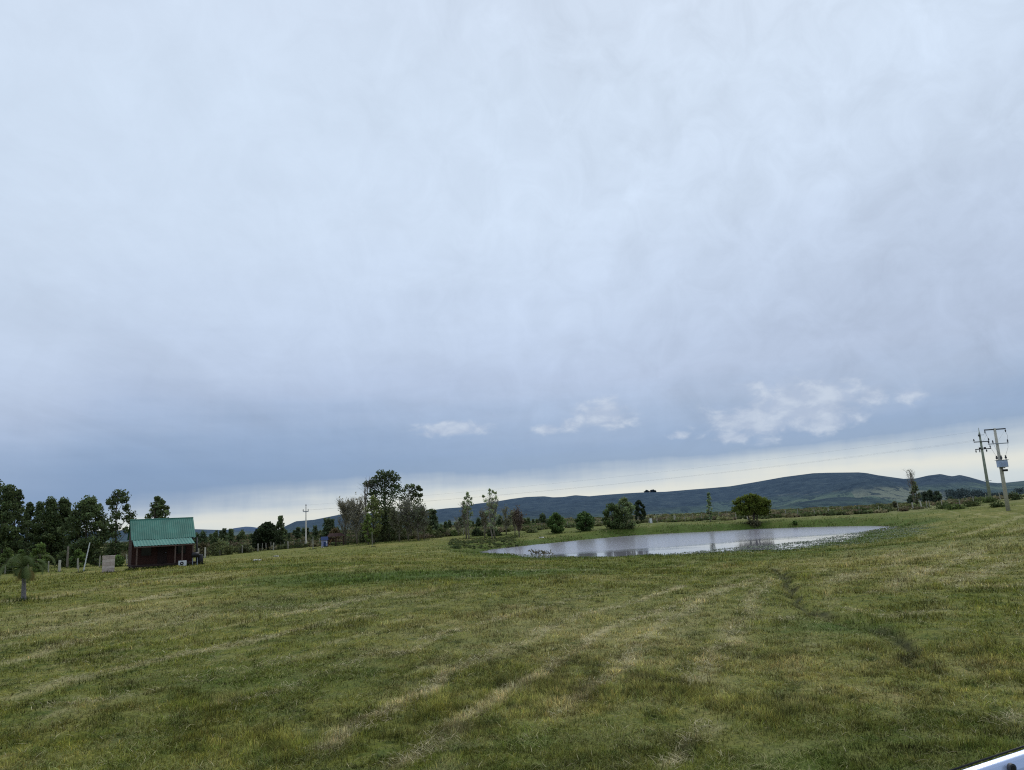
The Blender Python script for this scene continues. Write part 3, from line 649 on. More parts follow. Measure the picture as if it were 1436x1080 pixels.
for px, sc in [(442, .62), (459, .9), (466, .85), (418, .6), (607, 1.0)]:
    p = place(px, 185); copy_tree(protos[1], (p[0], p[1], p[2]-.1), rg.rand()*6, sc*1.4, 'taller dark conifer standing out of the distant row near the light pole' if px < 600 else 'dark conifer just right of the big eucalypt clump', None if px > 600 else 'taller distant conifers near the light pole')
for o in list(C.objects):
    if o.get('label') == 'dark conifer just right of the big eucalypt clump' and 'group' in o: del o['group']
# --- centre clump
Y = 112
tree('eucalyptus_tree', 540, Y, hgt_for(540, Y, 663), px2m(58, Y), 'tall', 'tallest dark eucalypt in the middle of the photo with a ragged rounded top', 'tree', (66, 78, 50), 301, leaf=.21, npc=200, trunk_r=.22,
     custom=[(-.12, .96, .28, .035), (.3, .95, .3, .035), (.05, .91, .4, .04), (.5, .90, .25, .04), (-.4, .89, .25, .035), (-.75, .83, .22, .04), (-.5, .82, .3, .04), (-.1, .83, .42, .06), (.35, .82, .4, .05), (.55, .76, .25, .05), (-.3, .73, .45, .05), (.1, .72, .5, .06), (-.6, .7, .3, .04), (.4, .66, .4, .06), (-.1, .62, .5, .06), (-.55, .56, .35, .06), (.2, .54, .5, .07), (-.2, .46, .5, .07), (.4, .42, .5, .07), (-.3, .34, .5, .07), (.2, .3, .5, .07), (0, .2, .5, .07), (.4, .15, .4, .06), (-.4, .15, .4, .06)])
tree('eucalyptus_tree', 577, Y+5, hgt_for(577, Y+5, 680), px2m(42, Y), 'tall', 'second dark eucalypt with an open feathery top right of the tallest one', 'tree', (80, 90, 60), 302, leaf=.22, npc=95, trunk_r=.16,
     custom=[(-.2, .95, .25, .03), (.15, .95, .22, .025), (.55, .93, .16, .025), (.7, .88, .14, .03), (-.4, .88, .3, .04), (.2, .87, .3, .03), (-.1, .8, .4, .05), (.4, .79, .25, .03), (.72, .78, .18, .04), (-.6, .75, .3, .05), (.1, .71, .4, .05), (.5, .68, .3, .04), (-.4, .64, .4, .06), (.2, .58, .45, .06), (-.2, .48, .45, .07), (.4, .45, .4, .06), (0, .35, .5, .07), (.3, .25, .4, .07), (-.3, .2, .4, .07)])
TW = (134, 130, 114); TL = (128, 128, 96)
for k, (px, Y, top, w, lab, tw, lc, nl, ntw) in enumerate([
  (485, 104, 700, 30, 'leafless grey tree leftmost in the middle clump, above the dark timber frame', TW, (140, 132, 104), 260, 1500),
  (501, 103, 698, 28, 'leafless pale grey tree with upright twigs left of the tallest eucalypt', TW, (150, 142, 116), 320, 1500),
  (514, 110, 672, 14, 'bare dead stem poking out left of the tallest eucalypt', (110, 104, 98), TL, 0, 120),
  (560, 100, 712, 26, 'thin grey-green tree in front of the tallest eucalypt', TW, (112, 114, 84), 700, 1100),
  (573, 101, 703, 34, 'leafless mauve-grey tree in front of the second eucalypt', (124, 120, 108), TL, 350, 1700),
  (587, 100, 708, 30, 'greyish half-bare tree with forked trunk at the right end of the middle clump', (116, 110, 100), (110, 116, 88), 600, 1400),
  (595, 106, 712, 20, 'thin bare tree rightmost in the middle clump', TW, (104, 112, 80), 260, 700),
  (643, 120, 727, 12, 'faint bare grey tree left of the first pale poplar', TW, TL, 60, 260),
  (722, 108, 717, 15, 'faint low grey bare tree beside the reddish bare tree', TW, TL, 160, 500),
  (728, 104, 709, 15, 'reddish-brown bare tree right of the two poplars', (110, 96, 86), (112, 98, 80), 120, 1300),
  (710, 112, 712, 14, 'thin half-bare grey sapling between the poplar and the reddish bare tree', TW, TL, 120, 420),
  (680, 105, 716, 16, 'low grey bare tree between the two pale poplars', TW, (120, 116, 92), 180, 700)]):
    bare_tree('bare_tree', px, Y, hgt_for(px, Y, top), px2m(w, Y), lab, 'tree', tw, lc, 400+k, nleaf=nl*2, ntw=ntw, nlimb=16 if w > 16 else 8, up_=1.15)
tree('green_tree', 524, 98, hgt_for(524, 98, 697), px2m(36, 98), 'flame', 'olive green leafy tree in front of the tallest eucalypt on its left', 'tree', (96, 104, 62), 330, leaf=.17, ncl=46, npc=55, crown0=.12, crad=.3)
tree('green_tree', 517, 94, hgt_for(517, 94, 722), px2m(17, 94), 'flame', 'young bright green tree at the foot of the middle clump', 'tree', (92, 108, 56), 331, leaf=.15, ncl=26, npc=45, crown0=.1, crad=.34)
tree('green_tree', 546, 106, hgt_for(546, 106, 712), px2m(46, 106), 'dome', 'dark low tree filling the foot of the tallest eucalypt', 'tree', (70, 78, 50), 332, leaf=.2, ncl=50, npc=70, crown0=.03, crad=.34)
for k, (px, Y, top, w, lab) in enumerate([(530, 108, 738, 20, 'dark low bush under the tallest eucalypt'), (507, 112, 736, 22, 'grey-green low bush behind the pale bare trees'), (603, 118, 738, 18, 'olive bush beside the right end of the middle clump'),
     (470, 118, 741, 24, 'brown-green bush behind the blue playhouse'), (618, 122, 741, 18, 'dull green bush right of the middle clump'), (636, 120, 744, 16, 'small green bush left of the first pale poplar'), (669, 112, 742, 22, 'dark low bush at the foot of the first pale poplar'), (692, 110, 741, 24, 'dark low bush at the foot of the second pale poplar'), (746, 114, 741, 20, 'grey-green bush right of the reddish bare tree')]):
    tree('bush', px, Y, hgt_for(px, Y, top), px2m(w, Y), 'dome', lab, 'bush', [(58, 68, 44), (84, 90, 62), (86, 94, 56), (88, 78, 56), (78, 88, 54), (86, 98, 58), (54, 64, 42), (58, 66, 44), (92, 98, 66)][k], 350+k, leaf=.19, ncl=24, npc=50, crown0=.02, crad=.38)
# poplars: pale green, upright, loose
for k, (px, Y, top, w, lab, cu) in enumerate([
  (658, 102, 691, 19, 'pale green poplar with an open ragged top, first left of the pond', [(-.05, .96, .25, .035), (.1, .9, .3, .04), (-.35, .86, .25, .04), (.5, .85, .22, .04), (-.6, .76, .25, .05), (.05, .8, .35, .05), (.5, .74, .3, .05), (-.3, .68, .35, .06), (.2, .64, .4, .06), (-.5, .58, .3, .05), (.45, .54, .3, .06), (0, .5, .4, .07), (-.2, .38, .35, .07), (.25, .32, .3, .07), (0, .22, .3, .06)]),
  (691, 100, 686, 26, 'tall pale green poplar with thin pointed tips left of the pond', [(-.1, .96, .16, .04), (.2, .93, .12, .03), (.5, .9, .16, .04), (-.1, .88, .25, .05), (-.8, .85, .16, .03), (.55, .8, .25, .05), (.1, .78, .3, .04), (-.6, .76, .25, .05), (-.3, .68, .3, .06), (.4, .66, .35, .06), (.05, .55, .4, .07), (-.5, .52, .25, .06), (.5, .45, .35, .07), (0, .38, .4, .06), (-.3, .28, .3, .06), (.3, .22, .3, .06)])]):
    tree('poplar_tree', px, Y, hgt_for(px, Y, top), px2m(w, Y), 'poplar', lab, 'tree', (126, 138, 102), 360+k, leaf=.14, npc=62, trunk_r=.09, custom=cu, spread=.6, bark=M_palebark)
    bare_tree('bare_tree', px+(3 if k else -4), Y+1.5, hgt_for(px, Y, top+14), px2m(w*.8, Y), ['bare grey stems mingled with the first pale poplar', 'bare grey stems mingled with the tall pale poplar'][k], 'tree', TW, TL, 380+k, nleaf=80, ntw=500, nlimb=9, up_=1.3)
# bushes beyond the pond
for k, (px, Y, top, w, lab, col, env) in enumerate([
  (781, 108, 720, 21, 'small round green tree leftmost on the far bank of the pond', (78, 98, 54), 'ball'),
  (821, 109, 718.5, 24, 'small round green tree left of the big double bush on the far bank', (74, 94, 54), 'ball'),
  (860, 110, 707, 27, 'left half of the big double bush on the far bank, dark green and lower', (76, 90, 54), 'ball'),
  (878, 110, 699, 30, 'right half of the big double bush on the far bank, taller and greyer green', (100, 112, 76), 'dome'),
  (898, 135, 703, 15, 'dark green tree peeping out right behind the big double bush', (52, 64, 44), 'ball')]):
    Yh = hgt_for(px, Y, top)
    tree('round_bush', px, Y, Yh, px2m(w*1.22, Y), 'ball' if env == 'ball' else 'dome', lab, 'tree' if k in (0, 1, 4) else 'bush', col, 500+k, leaf=.17, ncl=48, npc=95, crown0=.03, crad=.30, inner=.45)
tree('poplar_tree', 997, 118, hgt_for(997, 118, 691), px2m(11, 118), 'poplar', 'thin pale poplar standing alone beyond the pond left of the round tree', 'tree', (112, 128, 94), 520, leaf=.15, ncl=26, npc=38, crown0=.1, crad=.5, trunk_r=.07, bark=M_palebark)
# the round pond tree: flat-bottomed dense dome on short stems
Y = 111.0
h = hgt_for(1057, Y, 692.5); w = px2m(57, Y); rgp = np.random.RandomState(77); cu = []
for k in range(150):
    a = rgp.rand()*2*math.pi; t_ = rgp.rand(); v_ = (t_-.32)/(.68 if t_ > .32 else .5)
    rad = math.sqrt(max(0, 1-min(1, abs(v_))**2.2))*(.25+.62*rgp.rand()**.5)
    cu.append((rad*math.cos(a), .28+.64*t_, .16, .06))
tree('round_tree', 1057, Y, h, w, 'dome', 'dense dark green round-crowned tree on the pond bank with short bare stems', 'tree', (84, 94, 38), 530, leaf=.15, npc=80, trunk_r=.16, custom=cu)
p = place(1057, Y)
pt = [o for o in C.objects if o.get('label', '').startswith('dense dark green round-crowned')][0]
for dx, dy, lx in ((-.55, .1, -.9), (.45, -.1, .8), (.15, .3, .3)):
    mb = MB(); mb.tube([(dx, dy, 0), (dx*1.2, dy, .8), (dx+lx*.7, dy, h*.6)], [.11, .09, .04], 6); mb.build('trunk', M_bark, pt, smooth=True)
tree('bush', 1056, Y-1.2, .8, 3.4, 'dome', 'low grey-brown bush growing around the foot of the round pond tree', 'bush', (78, 78, 56), 531, leaf=.14, ncl=20, npc=50, crown0=.0, crad=.4)
tree('bush', 937, 103.5, .8, .7, 'ball', 'tiny dark shrub alone on the far bank of the pond', 'bush', (70, 92, 40), 532, leaf=.1, ncl=12, npc=40, crown0=.02, crad=.5)
# right hand trees
Y = 150
bare_tree('bare_tree', 1283, Y, hgt_for(1283, Y, 660), px2m(15, Y), 'tall thin tree with bare twig tips right of the pond', 'tree', (116, 112, 104), (110, 116, 84), 600, nleaf=60, ntw=260, nlimb=8, up_=1.7)
tree('eucalyptus_tree', 1286, Y, hgt_for(1286, Y, 675), px2m(15, Y), 'flame', 'slim olive tree with a loose top right of the pond', 'tree', (98, 106, 76), 601, leaf=.2, ncl=24, npc=34, crown0=.08, crad=.42)
for k, (px, Yv, top, w, lab) in enumerate([(1279, 170, 695, 12, 'dark low tree at the left foot of the tall thin tree'), (1299, 175, 690, 12, 'first dark tree right of the tall thin tree'), (1306, 178, 688, 12, 'second dark tree right of the tall thin tree'), (1316, 176, 689, 14, 'third and widest dark tree right of the tall thin tree'), (1334, 180, 697, 12, 'small dark tree alone between the tree group and the power poles')]):
    tree('eucalyptus_tree', px, Yv, hgt_for(px, Yv, top), px2m(w, Yv), 'tall', lab, 'tree', (66, 78, 62), 610+k, leaf=.34, ncl=20, npc=45, crown0=.05, crad=.45)
for k, (px, Yv, hh, w, lab, col) in enumerate([
   (1386, 114, 1.1, 3.0, 'dark shrub at the foot of the farther power pole', (66, 76, 44)), (1422, 112, 1.5, 2.6, 'dark green shrub right of the nearer power pole', (60, 68, 44)), (1362, 108, 1.0, 2.8, 'low dark shrub left of the power poles', (60, 68, 40)),
   (1340, 104, .9, 2.6, 'low green shrub in the hollow left of the power poles', (70, 82, 44)), (1400, 98, .9, 2.2, 'low dark shrub between the two power poles', (58, 66, 38)), (1190, 142, 1.5, 3.2, 'brown-green shrub beyond the right part of the pond', (82, 80, 54)), (1205, 140, 1.2, 2.0, 'dark green shrub beside the brown-green one beyond the pond', (60, 74, 44)),
   (1235, 146, 1.5, 3.4, 'wide dark shrub beyond the right tip of the pond', (74, 80, 50)), (1256, 150, 1.6, 1.6, 'small upright shrub left of the tall thin tree', (78, 80, 58)), (1320, 112, .8, 3.4, 'low dark shrub in the rough ground at the right', (64, 74, 42)), (1115, 107, .7, .8, 'tiny dark shrub on the far bank right of the round tree', (66, 84, 42)),
   (640, 80, .35, 1.3, 'low dark shrub on the left tip of the pond bank', (62, 72, 44)), (1132, 136, 1.2, 1.6, 'grey-brown shrub right of the round pond tree', (84, 82, 60))]):
    tree('shrub', px, Yv, hh*.8, w*1.15, 'dome', lab, 'shrub', tuple(int(c_*1.12) for c_ in col), 640+k, leaf=.16, ncl=16, npc=45, crown0=.0, crad=.42)
# stuff: scrub beyond the fences, one mass
rg = np.random.RandomState(21); cl = []
for k in range(7500):
    Yv = 112+(rg.rand()**1.25)*230; px = rg.uniform(-60, 1500); xx = (px-CX)/F*Yv
    left = px < 620
    if not left and Yv < 122: continue
    if px > 1250 and Yv < 105: continue
    nn = vnoise(np.array([xx/14.0]), np.array([Yv/14.0]))[0]
    if rg.rand() > nn*1.5+.1: continue
    hh = rg.uniform(.35, 1.0)*(1+nn*.6)
    if px > 900: hh *= .6
    elif px > 600: hh *= .7
    else: hh *= .85
    cl.append((xx, Yv, hh, rg.uniform(.7, 1.35)*(.62 if left else 1)))
xs = np.array([c[0] for c in cl]); ys = np.array([c[1] for c in cl]); zs = ground(xs, ys)
tints = np.array([srgb(122, 126, 80)[:3], srgb(138, 130, 96)[:3], srgb(104, 114, 70)[:3], srgb(126, 114, 90)[:3], srgb(92, 104, 64)[:3]])
allc, allk = [], []
for (xx, yy, hh, sh), z in zip(cl, zs):
    n = 50; d = rg.normal(size=(n, 3)); d /= np.linalg.norm(d, axis=1)[:, None]; d *= rg.rand(n, 1)**.5
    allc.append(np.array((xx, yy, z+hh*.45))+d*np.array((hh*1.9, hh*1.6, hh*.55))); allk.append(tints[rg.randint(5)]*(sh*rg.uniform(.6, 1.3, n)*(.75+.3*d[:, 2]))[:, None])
V, Fc, col = quads(np.vstack(allc), .34, rg, np.vstack(allk))
tag(link('scrub', np_mesh('scrub', V, Fc, 4, col), M_leaf), 'low brown and green scrub covering the land beyond the fences and pond', 'scrub', kind='stuff')
# tussocky weeds on the left tip of the pond and on the near shore
allc, allk = [], []
for k in range(420):
    if k < 260: q = at_z(rg.uniform(632, 712), 0, WATER); qx_ = rg.uniform(632, 712); qx_ = rg.uniform(630, 725); q = at_z(qx_, rg.uniform(764, 771.5)-(max(qx_, 660)-660)*.1, WATER+.15)
    else: q = at_z(rg.uniform(690, 1300), 0, WATER); continue
    z = gz(q[0], q[1]); hh = rg.uniform(.06, .18); n = 30
    d = rg.normal(size=(n, 3)); d /= np.linalg.norm(d, axis=1)[:, None]; d *= rg.rand(n, 1)**.5
    allc.append(np.array((q[0], q[1], z+hh*.4))+d*np.array((hh*1.6, hh*1.6, hh*.8))); allk.append(tints[[0, 2, 4][rg.randint(3)]]*rg.uniform(.45, 1.1, (n, 1)))
for px in np.linspace(748, 766, 5):
    q = at_z(px+rg.uniform(-3, 3), 777.5+rg.uniform(-1, 1), WATER); n = 26; d = rg.normal(size=(n, 3))*.11; allc.append(np.array((q[0], q[1], WATER+.18))+d*np.array((1.6, 1, 1))); allk.append(np.array([srgb(112, 106, 84)[:3]])*rg.uniform(.5, 1.2, (n, 1)))
V, Fc, col = quads(np.vstack(allc), .12, rg, np.vstack(allk), 2.2)
tag(link('tussocks', np_mesh('tussocks', V, Fc, 4, col), M_leaf), 'dark brown-green tussocks along the left tip of the pond', 'weeds', kind='stuff')
# distant woods on the foot of the hills
def woods(name, rows, label):
    rg = np.random.RandomState(9); allc, allk = [], []
    for (a0, a1, py, rdist, hh, n) in rows:
        for k in range(n):
            px = rg.uniform(a0, a1); az, el = az_el(px, py); r = rdist*rg.uniform(.97, 1.03)
            z = float(np.maximum(hill_z(np.array([az]), np.array([r])), ground(r*math.sin(az), r*math.cos(az), False))[0]); s = hh*rg.uniform(.6, 1.1); m = 46
            d = rg.normal(size=(m, 3)); d /= np.linalg.norm(d, axis=1)[:, None]; d *= rg.rand(m, 1)**.4
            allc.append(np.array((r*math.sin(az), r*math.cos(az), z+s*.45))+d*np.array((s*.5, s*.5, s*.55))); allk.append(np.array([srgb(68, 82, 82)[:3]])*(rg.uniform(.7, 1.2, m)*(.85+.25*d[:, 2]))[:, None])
    V, Fc, col = quads(np.vstack(allc), 2.6, rg, np.vstack(allk), 1.3)
    tag(link(name, np_mesh(name, V, Fc, 4, col), M_leaf), label, 'woods', kind='stuff')
# ------------------------------------------------------------------ hill clearings: woods
def r_on_hill(px, py):
    az, el = az_el(px, py); rs = np.linspace(R0, R1, 300); z = hill_z(np.full(300, az), rs); e = (z-CAMZ)/rs
    k = np.argmax(e >= el); return float(rs[k]) if e.max() >= el else 3000.
rows = []
for (a, b, py, hh, n) in [(1330, 1361, 697, 20, 60), (1362, 1382, 696, 18, 34), (1385, 1408, 697, 14, 26), (1425, 1450, 692, 16, 18), (1290, 1312, 700, 12, 30)]:
    rows.append((a, b, py, r_on_hill((a+b)/2, py), hh, n))
woods('distant_woods', rows, 'dark blue-green woods scattered over the foot of the hills')
for k, (px, w, lab) in enumerate([(907, 34, 'left one of two tiny dark trees on the skyline of the hill'), (915.5, 40, 'right one of two tiny dark trees on the skyline of the hill')]):
    az, el = az_el(px, 690); z = float(hill_z(np.array([az]), np.array([R1-20]))[0])
    tree('ridge_tree', 0, 0, 14 if k else 12, w, 'dome', lab, 'tree', (44, 56, 66), 700+k, leaf=4.0, ncl=14, npc=50, crown0=.1, crad=.4, trunk_r=.8, pos=((R1-20)*math.sin(az), (R1-20)*math.cos(az), z-1))

# ------------------------------------------------------------------ small palm at left
def palm():
    p = place(33, 33); e = empty('palm_tree', p, 'small palm with a thick grey trunk and drooping fronds standing alone at the left', 'palm')
    mb = MB(); mb.tube([(0, 0, -.05), (0, 0, .1), (-.03, 0, .6), (-.06, 0, 1.1), (-.08, 0, 1.42)], [.11, .10, .085, .075, .07], 12); mb.build('trunk', simple('palm_trunk', srgb(112, 108, 108), .9, .35, 14, bump=.6), e, smooth=True)
    rg = np.random.RandomState(8)
    for k in range(26):
        a = rg.rand()*2*math.pi; old = k < 6
        L = rg.uniform(.6, .95) if old else rg.uniform(1.25, 1.75); el = rg.uniform(-.05, .4) if old else rg.uniform(.35, 1.3); pts = []; q = np.array((-.08, 0, 1.4)); n = 14
        for i_ in range(n+1):
            pts.append(q.copy()); q = q+np.array((math.cos(a)*math.cos(el), math.sin(a)*math.cos(el), math.sin(el)))*L/n; el -= (.17 if old else .19)*(.6+i_/n)
        Vv, Ff = [], []; side = np.array((-math.sin(a), math.cos(a), 0))
        for i_ in range(1, n+1):
            d = pts[i_]-pts[i_-1]; d = d/np.linalg.norm(d)
            Vv += [pts[i_-1]-side*.012, pts[i_-1]+side*.012, pts[i_]+side*.01, pts[i_]-side*.01]; b = len(Vv)-4; Ff.append((b, b+1, b+2, b+3))
            for s_ in (-1, 1):
                for q_ in range(3):
                    ll = .30*math.sin(math.pi*(i_+.33*q_)/(n+2))*rg.uniform(.7, 1.1)+.05; o_ = pts[i_-1]+(pts[i_]-pts[i_-1])*q_*.33
                    tip = o_+(side*s_*.7+d*.6+np.array((0, 0, -.35 if old else -.05)))*ll; b = len(Vv)
                    Vv += [o_-d*.013, o_+d*.013, tip]; Ff.append((b, b+1, b+2))
        me = bpy.data.meshes.new('frond'); me.from_pydata([tuple(v) for v in Vv], [], Ff); me.update()
        c = np.array(srgb(132, 118, 72) if (old and k % 2) else srgb(*[(86, 100, 58), (74, 88, 50), (98, 110, 66)][k % 3]))*rg.uniform(.8, 1.1)
        ca = me.color_attributes.new('Col', 'FLOAT_COLOR', 'POINT')
        for dd in ca.data: dd.color = (c[0], c[1], c[2], 1)
        o = link('frond', me, M_leaf, e)
palm()

# ------------------------------------------------------------------ cabin
def sheet(a, b, c, d, ribs, amp):
    """corrugated sheet: a,b top edge (left,right), d,c bottom edge"""
    a, b, c, d = [np.array(q, float) for q in (a, b, c, d)]; nrm = np.cross(b-a, d-a); nrm /= np.linalg.norm(nrm)
    if nrm[2] < 0: nrm = -nrm
    n = ribs*4; V = []; Fq = []
    for i_ in range(n+1):
        t = i_/n; o = nrm*(amp if i_ % 4 in (1, 2) else 0); tt = t
        V += [tuple(a+(b-a)*tt+o), tuple(d+(c-d)*tt+o)]
    for i_ in range(n): Fq.append((2*i_, 2*i_+1, 2*i_+3, 2*i_+2))
    return V, Fq
def cabin():
    # left front corner of the deck
    L = 5.25; th = R(33); p = place(186, 67.0)
    e = empty('cabin', (p[0], p[1], p[2]), 'small red-brown wooden cabin with a steep green metal roof and open porch', 'cabin', rz=th)
    D0, D1, RY, D2 = 0.0, 1.45, 2.95, 4.5; zf = .42; ze = 2.78; zr = 4.55
    mb = MB(); mb.box((-.1, D0, zf-.14), (L+.1, D2, zf)); mb.build('deck', M_wooddark, e)
    for x_ in (.05, 1.7, 3.2, 4.9):
        mb = MB(); mb.box((x_, .05, -.35), (x_+.16, .22, zf-.142)); mb.build('stilt', M_woodpost, e)
        mb = MB(); mb.box((x_, D2-.3, -.35), (x_+.16, D2-.12, zf-.142)); mb.build('stilt', M_woodpost, e)
    # front wall with openings described by separate boards, side gables, back
    mb = MB(); nb = 13
    for i_ in range(nb):
        z0 = zf+.002+i_*(ze-.25-zf)/nb; z1 = z0+(ze-.25-zf)/nb-.012; mb.box((.03, D1-.02*(i_ % 2)*.3, z0), (L-.03, D1+.08, z1))
    mb.box((.05, D1+.02, zf+.002), (L-.05, D1+.07, ze-.2)); mb.build('front_wall', M_wood, e)
    for nm, xx in (('left_wall', 0.0), ('right_wall', L-.08)):
        mb = MB(); V = [(0, D1, zf), (0, D2-.05, zf), (0, D2-.05, ze), (0, RY, zr-.12), (0, D1, ze)]
        vs = [(xx, y_, z_) for _, y_, z_ in V]+[(xx+.08, y_, z_) for _, y_, z_ in V]
        mb.add(vs, [(0, 1, 2, 3, 4), (9, 8, 7, 6, 5)]+[(i_, (i_+1) % 5, (i_+1) % 5+5, i_+5) for i_ in range(5)])
        for i_ in range(14):
            z0 = zf+.02+i_*.165; mb.box((xx-.012 if xx == 0 else xx+.08, D1+.01, z0), (xx if xx == 0 else xx+.092, D2-.06, z0+.14))
        w = mb.build('side_wall', M_wood, e)
    mb = MB(); mb.box((.03, D2-.08, zf+.002), (L-.03, D2, ze-.05)); mb.build('back_wall', M_wood, e)
    # roof sheets
    V, Fq = sheet((-.12, RY, zr), (L+.16, RY, zr), (L+.16, D1-.25, ze-.1), (-.12, D1-.25, ze-.1), 30, .014); mb = MB(); mb.add(V, Fq)
    V, Fq = sheet((-.12, RY, zr), (L+.16, RY, zr), (L+.16, D2+.3, ze-.1), (-.12, D2+.3, ze-.1), 22, .03); mb.add(V, Fq)
    rf = mb.build('roof', M_roof, e)
    mb = MB(); mb.tube([(-.13, RY, zr+.02), (L+.17, RY, zr+.02)], .05, 8); mb.build('ridge_cap', M_roof, rf)
    V, Fq = sheet((.0, D1-.22, ze-.13), (L*.955, D1-.22, ze-.13), (L*.975, -.25, 2.12), (.02, -.25, 2.12), 19, .03); mb = MB(); mb.add(V, Fq); mb.build('porch_roof', M_roofl, e)
    mb = MB(); mb.box((.04, -.22, 1.99), (L*.96, -.14, 2.09)); mb.build('porch_beam', M_woodpost, e)
    for x_ in (.22, 3.4, 4.0, 4.92):
        mb = MB(); mb.box((x_, -.13, zf), (x_+.11, -.02, 2.03)); mb.build('porch_post', M_woodpost, e)
    # door and windows on the shaded front wall
    mb = MB(); mb.box((2.15, D1-.06, zf+.01), (2.95, D1-.022, 2.32)); dr = mb.build('door', M_wooddark, e)
    mb = MB(); mb.tube([(2.85, D1-.07, 1.4), (2.85, D1-.12, 1.4)], .025, 8); mb.build('handle', M_steel, dr)
    for x_ in (.75, 3.7):
        mb = MB(); mb.box((x_, D1-.07, 1.2), (x_+.9, D1-.03, 1.26)); mb.box((x_, D1-.07, 2.04), (x_+.9, D1-.03, 2.1)); mb.box((x_, D1-.07, 1.262), (x_+.06, D1-.03, 2.038)); mb.box((x_+.84, D1-.07, 1.262), (x_+.9, D1-.03, 2.038)); wn = mb.build('window', M_wooddark, e)
        mb = MB(); mb.box((x_+.06, D1-.05, 1.26), (x_+.84, D1-.035, 2.04)); mb.build('pane', M_glass, wn)
    mb = MB(); mb.box((-.1, -.1, zf-.16), (L+.1, -.02, zf-.001)); mb.build('deck_edge', M_wooddark, e)
    # stove pipe at the right corner
    mb = MB(); mb.tube([(L+.14, .35, -.1), (L+.14, .35, 2.62)], .07, 10); mb.build('pipe', M_black, e, smooth=True)
    # railing at right end of the porch
    mb = MB(); 
    for zz in (.85, 1.2): mb.box((L-.02, .02, zz), (L+.04, 1.4, zz+.06))
    mb.build('railing', M_wooddark, e)
    MW = Matrix.Translation((p[0], p[1], p[2])) @ Matrix.Rotation(th, 4, 'Z')
    # air conditioner outdoor unit standing in front
    q = MW @ Vector((3.62, -.45, 0)); zq = gz(q.x, q.y)
    a = empty('air_conditioner', (q.x, q.y, zq), 'white outdoor air conditioner unit standing in front of the cabin deck', 'air conditioner', rz=th)
    mb = MB(); mb.box((.1, 0, .06), (.78, .28, .54)); mb.build('casing', M_white, a, bevel=.02)
    mb = MB(); mb.tube([(.37, -.005, .3), (.37, -.03, .3)], .16, 20); f = mb.build('fan_grille', M_black, a)
    mb = MB(); mb.tube([(.37, -.032, .3), (.37, -.045, .3)], .05, 12); mb.build('hub', M_white, f)
    mb = MB(); mb.box((.12, .05, -.02), (.18, .25, .062)); mb.build('foot', M_darkmetal, a); mb = MB(); mb.box((.66, .05, -.02), (.72, .25, .062)); mb.build('foot', M_darkmetal, a)
    # barrels / bin at right corner
    q = MW @ Vector((L-.15, -.55, 0)); zq = gz(q.x, q.y)
    a = empty('barrel_grill', (q.x, q.y, zq), 'dark metal drum on a stand at the right corner of the cabin', 'drum', rz=th)
    mb = MB(); mb.tube([(-.3, 0, .95), (-.29, 0, .95), (.29, 0, .95), (.3, 0, .95)], [.2, .24, .24, .2], 14); mb.build('drum', M_black, a, smooth=True)
    for sx in (-.2, .2):
        mb = MB(); mb.tube([(sx, -.15, 0), (sx, 0, .8)], .025, 6); mb.build('leg', M_steel, a); mb = MB(); mb.tube([(sx, .15, 0), (sx, 0, .8)], .025, 6); mb.build('leg', M_steel, a)
    q = MW @ Vector((L+.35, -.1, 0)); zq = gz(q.x, q.y)
    a = empty('barrel', (q.x, q.y, zq), 'upright dark barrel beside the pipe at the right end of the cabin', 'barrel', rz=th)
    mb = MB(); mb.tube([(0, 0, 0), (0, 0, .02), (0, 0, .45), (0, 0, .9), (0, 0, .93)], [.26, .29, .31, .29, .26], 16); mb.build('body', M_black, a, smooth=True)
    mb = MB(); mb.tube([(0, 0, .932), (0, 0, .96)], .27, 16); mb.build('lid', M_darkmetal, a)
cabin()
# pale board crate
p = place(151.5, 66)
e = empty('board_crate', p, 'pale pinkish upright slatted board box on the grass left of the cabin', 'box', rz=R(28))
mb = MB(); mb.box((-.48, 0, .02), (.48, .55, 1.42)); mb.build('body', M_board, e)
for k in range(5):
    mb = MB(); mb.box((-.49, -.02, .06+k*.28), (.49, -.002, .27+k*.28)); mb.build('board', M_board if k % 2 else M_boardl, e)
mb = MB(); mb.box((-.52, -.03, 1.422), (.52, .58, 1.46)); mb.build('lid', M_board, e)

# ------------------------------------------------------------------ fences
def fence(name, pts, label, posth, r=.05, m=None, sp=2.6, wires=(0.35, .7, 1.05), jit=.12, seed=1, maxpost=99, wr=.004):
    rg = np.random.RandomState(seed); pts = [np.array(q[:2]) for q in pts]; e = empty(name, (pts[0][0], pts[0][1], gz(*pts[0])), label, 'fence'); o0 = np.array((pts[0][0], pts[0][1], gz(*pts[0])))
    ps = []
    for a, b in zip(pts[:-1], pts[1:]):
        n = max(1, int(np.linalg.norm(b-a)/sp))
        for i_ in range(n): ps.append(a+(b-a)*i_/n+rg.normal(size=2)*.1)
    ps.append(pts[-1]); ps = ps[:maxpost]; tops = []
    for q in ps:
        z = gz(*q); h = posth*rg.uniform(1-jit, 1+jit); lx, ly = rg.normal(size=2)*.04; b = np.array((q[0], q[1], z))-o0; rr_ = r*rg.uniform(.7, 1.3)
        mb = MB(); mb.tube([b+(0, 0, -.1), b+(lx*.5, ly*.5, h*.5), b+(lx, ly, h)], [rr_*1.05, rr_, rr_*.95], 6); mb.build('post', m or M_post, e); tops.append(b)
    for hw in wires:
        mb = MB(); mb.tube([b+(0, 0, hw*posth) for b in tops], wr, 3, cap=False); mb.build('wire', M_wire, e)
    return e
fence('fence', [place(-40, 86), place(10, 83), place(70, 81), place(140, 88), place(178, 92)], 'post and wire fence at the left in front of the dark eucalypts', 1.15, r=.07, sp=2.9, seed=2)
